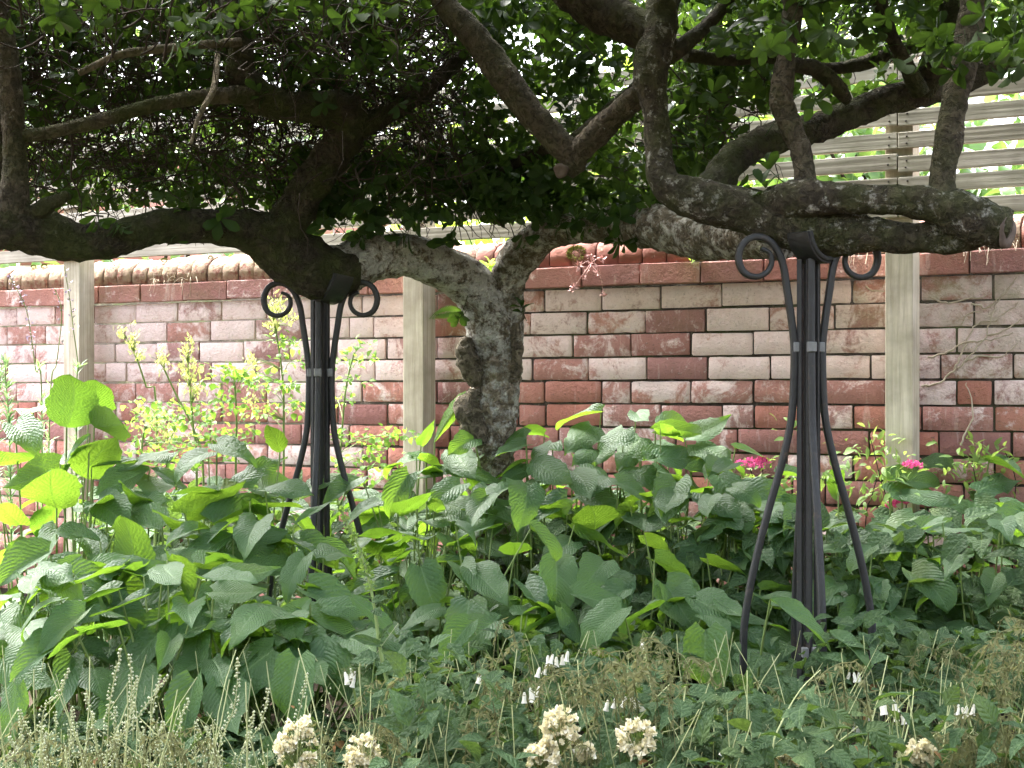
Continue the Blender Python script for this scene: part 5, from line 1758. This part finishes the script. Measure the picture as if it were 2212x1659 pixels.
def low_plant(name, label, cat, d, leaves, kind, group=None):
    X, Y = G(*leaves[0][:3])
    q = P(X, Y, d)
    root = empty(name, (q.x, q.y, 0), label, cat, group)
    rd = random.Random(int(X))
    for (img, bx, by, tx, ty, w) in leaves:
        X0, Y0 = G(img, bx, by); X1, Y1 = G(img, tx, ty)
        dd = d + rd.uniform(-.05, .05)
        b0 = P(X0, Y0, dd)
        l = math.hypot(X1 - X0, Y1 - Y0) * dd / F
        b1 = P(X1, Y1, dd + (-0.35 if Y1 > Y0 else 0.35) * l)
        pref = Vector((rd.uniform(-.2, .2), -0.55, 0.8))
        dn = (b1 - b0).normalized()
        nrm = pref - dn * pref.dot(dn)
        leaf_on(root, rd.choice(LANM if kind == 'lance' else LOWM), b0, b1 - b0, nrm, (b1 - b0).length * 1.05, min(w * 0.36 * dd / F * 1.15, l))
        stem_to(root, b0, rd, 0.003)


low_plant('hellebore', 'hellebore with narrow fanned leaflets right of the right prop foot', 'plant', 3.85,
          [(9, 1830, 1290, 1520, 1080, 110), (9, 1825, 1260, 1510, 1170, 95), (9, 1850, 1235, 1755, 1010, 90), (9, 1870, 1210, 1930, 1040, 85), (9, 1560, 1060, 1490, 880, 120), (9, 1575, 1050, 1625, 790, 80), (9, 1500, 1120, 1380, 1060, 80), (9, 1510, 1320, 1780, 1290, 90), (9, 1420, 1180, 1500, 1230, 80)], 'lance', 'hellebores at the right')
low_plant('hellebore', 'hellebore with narrow fanned leaflets cut by the right edge', 'plant', 3.9,
          [(9, 2000, 960, 1850, 930, 70), (9, 1880, 920, 1690, 1000, 110), (9, 2010, 950, 2215, 1050, 120), (9, 2010, 955, 2120, 1130, 100), (9, 1900, 930, 2010, 1065, 95), (9, 2050, 920, 2220, 960, 80), (9, 2190, 1120, 1930, 1130, 90), (9, 2190, 1180, 2000, 1250, 80), (9, 2000, 940, 2060, 830, 70), (9, 1700, 900, 1530, 930, 50)], 'lance', 'hellebores at the right')
low_plant('wrinkled_leaf_plant', 'low plant with dark wrinkled rounded leaves at the foot of the right iron prop', 'plant', 3.45,
          [(9, 830, 1300, 560, 1440, 210), (9, 640, 1390, 440, 1480, 120), (9, 860, 1560, 560, 1560, 120), (9, 1010, 1430, 850, 1510, 110), (9, 1180, 1250, 1030, 1350, 140), (9, 1010, 1600, 1080, 1659, 120), (9, 760, 1190, 820, 1290, 100), (9, 600, 1590, 540, 1680, 120), (9, 1130, 1200, 1190, 1310, 90)], 'heart')
low_plant('wrinkled_leaf_plant', 'low plant with grey green wrinkled leaves round the tall leafy stalk', 'plant', 3.5,
          [(8, 280, 1010, 130, 1010, 110), (8, 250, 1150, 120, 1260, 140), (8, 400, 1090, 540, 1000, 90), (8, 300, 1400, 190, 1530, 130), (8, 470, 1480, 620, 1310, 150), (8, 330, 1180, 190, 1330, 150), (8, 450, 1120, 420, 990, 80), (8, 640, 1350, 520, 1560, 140)], 'heart')
low_plant('wrinkled_leaf_plant', 'low plant with wrinkled leaves at the bottom edge below the cream flowers', 'plant', 3.2,
          [(8, 900, 1480, 860, 1650, 170), (8, 1060, 1540, 990, 1640, 120), (8, 1200, 1500, 1130, 1400, 110), (8, 1130, 1300, 1060, 1390, 120), (8, 1660, 1600, 1560, 1680, 130), (8, 1950, 1600, 2060, 1540, 110), (8, 2100, 1560, 2030, 1450, 100), (8, 1420, 1700, 1520, 1620, 100)], 'heart')


def tall_stalk():
    pts = [(8, 480, 1560), (8, 400, 1300), (8, 345, 1090), (8, 308, 900), (8, 282, 700), (8, 240, 500), (8, 190, 340), (8, 130, 220), (8, 85, 110)]
    sp = seg_path(pts, 3.5, 3.6)
    root = rootat('tall_leafy_stalk', sp, 'tall leaning green stalk with clasping leaves and bud spike before the left prop', 'plant')
    c = path_stem(root, sp, 0.0075, 0.002, 'stem')
    rd = random.Random(4)
    for (bx, by, tx, ty, w) in ((275, 710, 320, 740, 60), (340, 1080, 400, 990, 90), (385, 1240, 300, 1230, 120), (400, 1300, 440, 1190, 90), (310, 920, 140, 850, 60), (320, 880, 370, 790, 40), (260, 640, 180, 610, 25), (270, 660, 350, 630, 50), (470, 1500, 600, 1300, 90), (455, 1450, 250, 1560, 110), (250, 520, 190, 470, 20), (220, 440, 260, 380, 20)):
        X0, Y0 = G(8, bx, by); X1, Y1 = G(8, tx, ty)
        b0, b1 = P(X0, Y0, 3.53), P(X1, Y1, 3.50)
        leaf_on(root, rd.choice(LOWM), b0, b1 - b0, Vector((0.1, -0.75, 0.6)), (b1 - b0).length * 1.05, w * 0.36 * 3.5 / F)
    n = 260
    k0 = int(len(c) * 0.72)
    ii = rng.integers(k0, len(c), n)
    mb = MB()
    rr = np.interp(ii, [k0, len(c)], [0.012, 0.004])
    dd = rand_dirs(n, (0, -0.2, 0.3))
    add_leaves(mb, c[ii] + dd * rr[:, None] * 0.6, dd, rand_dirs(n), rng.uniform(0.006, 0.012, n), 'ovate')
    obj('bud_spike', mb.mesh('bud_spike', 'spirea', origin=tuple(root.location)), root)


tall_stalk()


def ball(mb, c, r, seed=0):
    """a small faceted pod"""
    c = np.asarray(c)
    v = np.array([(0, 0, 1.25), (1, 0, 0.2), (0.3, 0.95, 0.2), (-0.8, 0.6, 0.2), (-0.8, -0.6, 0.2), (0.3, -0.95, 0.2), (0, 0, -1)]) * r + c
    f = [(0, 1, 2), (0, 2, 3), (0, 3, 4), (0, 4, 5), (0, 5, 1), (6, 2, 1), (6, 3, 2), (6, 4, 3), (6, 5, 4), (6, 1, 5)]
    mb.add(v, f)


def seed_stalks():
    tips = [((7, 725, 955), (7, 640, 1620), 'tallest pale seed stalk, beaded with tiny pods before the big leaves'), ((7, 1430, 1010), (7, 1300, 1620), 'straight pale seed stalk with a thick beaded tip, right of the others'),
            ((7, 780, 985), (7, 700, 1640), None), ((7, 415, 1070), (7, 250, 1400), None), ((7, 820, 1115), (7, 740, 1640), None), ((7, 1010, 1110), (7, 640, 1640), None), ((7, 960, 1110), (7, 940, 1660), None), ((7, 1130, 1250), (7, 1040, 1650), None),
            ((7, 1610, 1190), (7, 1420, 1640), None), ((7, 1840, 1100), (7, 1700, 1640), None), ((7, 510, 1220), (7, 600, 1640), None), ((7, 980, 1390), (7, 960, 1650), None), ((7, 160, 1390), (7, 170, 1660), None), ((7, 330, 1330), (7, 290, 1660), None), ((7, 60, 1480), (7, 30, 1680), None),
            ((7, 250, 1420), (7, 240, 1680), None), ((7, 430, 1300), (7, 400, 1660), None), ((7, 560, 1340), (7, 540, 1670), None), ((7, 690, 1300), (7, 680, 1650), None), ((7, 1180, 1380), (7, 1150, 1660), None), ((7, 1240, 1420), (7, 1290, 1660), None), ((7, 120, 1320), (7, 70, 1650), None), ((7, 860, 1420), (7, 840, 1670), None), ((7, 1520, 1330), (7, 1480, 1650), None)]
    tips.sort(key=lambda t: t[0][1])
    ordn = ['first', 'second', 'third', 'fourth', 'fifth', 'sixth', 'seventh', 'eighth', 'ninth', 'tenth', 'eleventh', 'twelfth', 'thirteenth', 'fourteenth', 'fifteenth', 'sixteenth', 'seventeenth', 'eighteenth', 'nineteenth', 'twentieth', 'twenty-first', 'twenty-second', 'twenty-third', 'twenty-fourth']
    for i, (tp, bt, lab) in enumerate(tips):
        lab = lab or 'thin pale seed stalk in the lower left, %s from the left by its tip' % ordn[i]
        d = 2.95 + (i % 5) * 0.09
        X0, Y0 = G(*bt); X1, Y1 = G(*tp)
        b, e = P(X0, Y0, d + 0.05), P(X1, Y1, d)
        m = b.lerp(e, .55) + Vector((random.uniform(-.015, .015), 0, 0))
        root = empty('seed_stalk', (b.x, b.y, 0), lab or 'pale thin seed stalk beaded with tiny pods at the lower left', 'stalk', 'pale seed stalks at the lower left')
        c = path_stem(root, [tuple(b), tuple(m), tuple(e)], 0.0016, 0.0008, 'grass', step=0.008, sides=5)
        mb = MB()
        k0 = int(len(c) * 0.45)
        for j in range(k0, len(c)):
            for q in range(2 if j < len(c) * 0.85 else 3):
                t = (j - k0) / max(1, len(c) - k0)
                a = random.uniform(0, 6.28)
                r = 0.011 * (1 - t * 0.75)
                pp = c[j] + np.array([math.cos(a) * r, math.sin(a) * r, r * 0.5])
                ball(mb, pp, random.uniform(0.0018, 0.0031))
                tubes_many(mb, np.array([[c[j], (c[j] + pp) / 2, pp]]), [0.0004], [0.0004], 3)
        obj('pods', mb.mesh('pods', 'pod', origin=tuple(root.location)), root)


seed_stalks()


def pale_undergrowth():
    """the fine pale tangle of finished cress at the lower left"""
    mb, mp = MB(), MB()
    n = 75
    for i in range(n):
        x, y, d = random.choice([random.gauss(110, 70), random.gauss(300, 60), random.gauss(480, 60), random.uniform(0, 760)]), 1680 - abs(random.gauss(0, 55)), random.uniform(2.85, 3.2)
        e = P(x, y - random.uniform(0, 40), d)
        f = Vector((e.x + random.uniform(-.06, .06), e.y + random.uniform(0, .06), 0.0))
        c = catmull([tuple(f), tuple(f.lerp(e, .6) + Vector((random.uniform(-.02, .02), 0, 0))), tuple(e)], 0.012)
        tube(mb, c, 0.0008, 3, False)
        for j in range(len(c) // 2, len(c)):
            a = random.uniform(0, 6.28)
            ball(mp, c[j] + np.array([math.cos(a), math.sin(a), .4]) * 0.008, random.uniform(.0013, .0022))
    o = obj('faded_cress', mb.mesh('faded_cress', 'grass'))
    tag(o, 'fine straw coloured tangle of faded stems in the lower left corner', 'stems', kind='stuff')
    o = obj('faded_cress_pods', mp.mesh('faded_cress_pods', 'pod'))
    tag(o, 'tiny pale seed pods scattered through the lower left tangle', 'seed pods', kind='stuff')


pale_undergrowth()


def cream_flowers():
    heads = [(644, 1613, 78, 110, 'tall cream flower head alone among the lower left seed stalks'), (783, 1634, 64, 80, 'cream flower head at the bottom edge below the leafy stalk'), (1212, 1575, 66, 84, 'upper cream flower head of the pair left of bottom centre'), (1172, 1640, 60, 70, 'lower cream flower head of the pair, cut by the bottom edge'),
             (1264, 1624, 30, 24, 'small half-open cream flower head beside the ring-shaped one'), (1374, 1594, 68, 66, 'round cream flower head with a hollow dark middle'), (1686, 1645, 54, 46, 'cream flower head at the bottom edge left of the right prop foot'), (1988, 1628, 50, 56, 'cream flower head at the bottom right near the edge')]
    for (x, y, w, h, lab) in heads:
        d = 3.0
        q = np.array(P(x, y, d))
        root = empty('cream_flower', (q[0] + 0.02, q[1] + 0.03, 0), lab, 'flower', 'cream flower heads along the front')
        sp = [(q[0] + 0.02, q[1] + 0.03, -0.03), (q[0] + 0.015, q[1] + 0.02, q[2] * 0.5), tuple(q)]
        c = catmull(sp, 0.03)
        mb = MB(); tube(mb, c, np.linspace(0.0028, 0.002, len(c)), 6)
        obj('stem', mb.mesh('stem', 'grass', origin=tuple(root.location)), root)
        mb, mt = MB(), MB()
        rx, rz = w / 2 * d / F * 1.15, h / 2 * d / F * 1.15
        k = 70
        cl = []
        for j in range(k):
            a = random.uniform(0, 6.28); r = math.sqrt(random.uniform(0.25 if w == 68 else 0.0, 1))
            cl.append(q + np.array([math.cos(a) * r * rx, random.uniform(-.6, .6) * rx, math.sin(a) * r * rz]))
        cl = np.array(cl)
        for s in cl:
            n = 9
            dd = rand_dirs(n, (0, -0.4, 0.4))
            add_leaves(mb, np.tile(s, (n, 1)), dd, rand_dirs(n), rng.uniform(0.007, 0.013, n), 'ovate', rng.uniform(1.2, 1.8, n))
        t = np.linspace(0, 1, 3)[None, :, None]
        paths = (q - np.array([0, 0, rz * 1.0]))[None, None, :] * (1 - t) + cl[:, None, :] * t
        tubes_many(mt, paths, np.full(k, 0.0008), np.full(k, 0.0006), 3)
        obj('florets', mb.mesh('florets', 'cream', origin=tuple(root.location)), root)
        obj('floret_stalks', mt.mesh('floret_stalks', 'stem', origin=tuple(root.location)), root)


cream_flowers()


def bells():
    """drooping clusters of white tube flowers"""
    spots = [(8, 1395, 1010, 5, 'largest white bell cluster, above the wilted sprays at the middle'), (8, 1310, 1090, 2, 'two white bells just below the largest cluster'), (8, 940, 1115, 1, 'single white bell right of the tall leafy stalk'), (8, 1245, 1225, 4, 'white bell cluster above the pair of cream flower heads'), (8, 150, 1110, 3, 'white bells half hidden left of the leafy stalk'),
             (8, 1720, 1275, 2, 'white bells left of the hanging pointed leaf, lower pair'), (8, 1845, 1270, 4, 'white bells below the two stacked hanging leaves'), (9, 450, 1550, 3, 'white and red tinged bells at the bottom edge left of the right prop'), (9, 1210, 1110, 3, 'white bells between the middle and outer legs of the right prop'), (9, 1230, 1400, 5, 'large white bell cluster at the foot of the right prop'),
             (9, 1410, 1300, 4, 'white bell cluster right of the right prop foot'), (9, 1480, 1370, 2, 'small white bells below the hellebore leaflets'), (9, 1880, 1310, 4, 'white bells in the tangle near the right edge'), (9, 1960, 1580, 2, 'white bells at the bottom right corner'), (9, 1070, 1350, 1, 'single white bell in front of the middle bar of the right prop'), (8, 1910, 905, 1, 'single white bell under the two stacked leaves'), (7, 2120, 1130, 2, 'white bells between the big leaves and the leafy stalk')]
    for (img, x, y, n, lab) in spots:
        X, Y = G(img, x, y)
        d = 3.2 if Y > 1500 else 3.45
        if img == 9 and x in (1210, 1230, 1070): d = 3.6
        q = np.array(P(X, Y - 14, d))
        root = empty('bell_flower', (q[0], q[1] + 0.03, 0), lab, 'flower', 'white bell flower clusters')
        mb = MB()
        c = catmull([(q[0] + random.uniform(-.04, .04), q[1] + 0.03, -0.03), (q[0] + 0.01, q[1] + 0.02, q[2] * 0.6), (q[0] - 0.008, q[1], q[2] + 0.004), tuple(q)], 0.03)
        tube(mb, c, np.linspace(0.0022, 0.0012, len(c)), 5)
        obj('stem', mb.mesh('stem', 'stem', origin=tuple(root.location)), root)
        mc = MB()
        for j in range(n):
            p0 = q + np.array([(j - n / 2) * 0.011 + random.uniform(-.004, .004), random.uniform(-.01, .01), random.uniform(-.008, .006)])
            dr = np.array([random.uniform(-.35, .35), random.uniform(-.4, .1), -1.0]); dr /= np.linalg.norm(dr)
            mb = MB()
            pp = np.array([p0, p0 + dr * 0.007, p0 + dr * 0.016, p0 + dr * 0.023])
            tube(mb, pp, [0.0018, 0.0040, 0.0042, 0.0066], 8, False)
            obj('bell', mb.mesh('bell', 'white', origin=tuple(root.location)), root)
            k = 6
            add_leaves(mc, np.tile(p0, (k, 1)), rand_dirs(k, tuple(dr * 1.2), 0.8), rand_dirs(k), np.full(k, 0.011), 'thin')
        k = 14 + n * 3
        add_leaves(mc, q + rng.normal(size=(k, 3)) * np.array([.014 + .003 * n, .01, .006]), rand_dirs(k, (0, -.2, -.6)), rand_dirs(k), rng.uniform(.010, .02, k), 'thin')
        obj('calyces', mc.mesh('calyces', 'wilt', origin=tuple(root.location)), root)


bells()


def grass_stalks():
    L = [([(8, 1680, 1650), (8, 1570, 1400), (8, 1515, 1180), (8, 1500, 1010)], 'long thin grass stalk rising left of the ring-shaped cream flower'), ([(8, 1690, 1659), (8, 1830, 1420), (8, 1960, 1250), (8, 2060, 1150)], 'grass stalk leaning right from behind the ring-shaped cream flower'), ([(8, 1640, 1659), (8, 1530, 1350), (8, 1450, 1130)], 'grass stalk leaning left over the upper cream flower'),
         ([(9, 700, 1580), (9, 760, 1380), (9, 870, 1190), (9, 990, 1070)], 'bright green stalk arching up towards the right prop'), ([(9, 1450, 1659), (9, 1500, 1480), (9, 1540, 1300), (9, 1550, 1180)], 'upright pale green blade right of the right prop foot'), ([(9, 0, 1520), (9, 120, 1430), (9, 260, 1340)], 'short straw stalk slanting left of the wrinkled leaves'),
         ([(7, 1970, 1659), (7, 1910, 1400), (7, 1850, 1150), (7, 1790, 940)], 'reddish thin stalk rising past the yellow green heart leaf'), ([(7, 1140, 1659), (7, 1000, 1520), (7, 840, 1360)], 'straw stalk slanting across the lower left tangle'), ([(9, 1460, 1640), (9, 1620, 1500), (9, 1820, 1370)], 'straw stalk slanting up to the lower right bells'), ([(8, 720, 1659), (8, 680, 1450), (8, 620, 1230)], 'curved orange green stalk right of the leafy stalk'),
         ([(8, 480, 1659), (8, 560, 1480), (8, 670, 1240)], 'thin straw stalk crossing the wrinkled leaves'), ([(9, 160, 1640), (9, 165, 1400), (9, 175, 1170)], 'straight thin stem below the long hanging pointed leaf'), ([(8, 2130, 1640), (8, 2120, 1400), (8, 2150, 1170)], 'straight thin stem right of the ring-shaped cream flower')]
    for i, (pts, lab) in enumerate(L):
        sp = seg_path(pts, 3.12 + 0.03 * (i % 3), 3.2)
        root = rootat('grass_stalk', sp, lab, 'grass', 'thin stalks across the front')
        path_stem(root, sp, 0.0028 if i < 5 else 0.002, 0.0012, 'grass', name='blade')


grass_stalks()
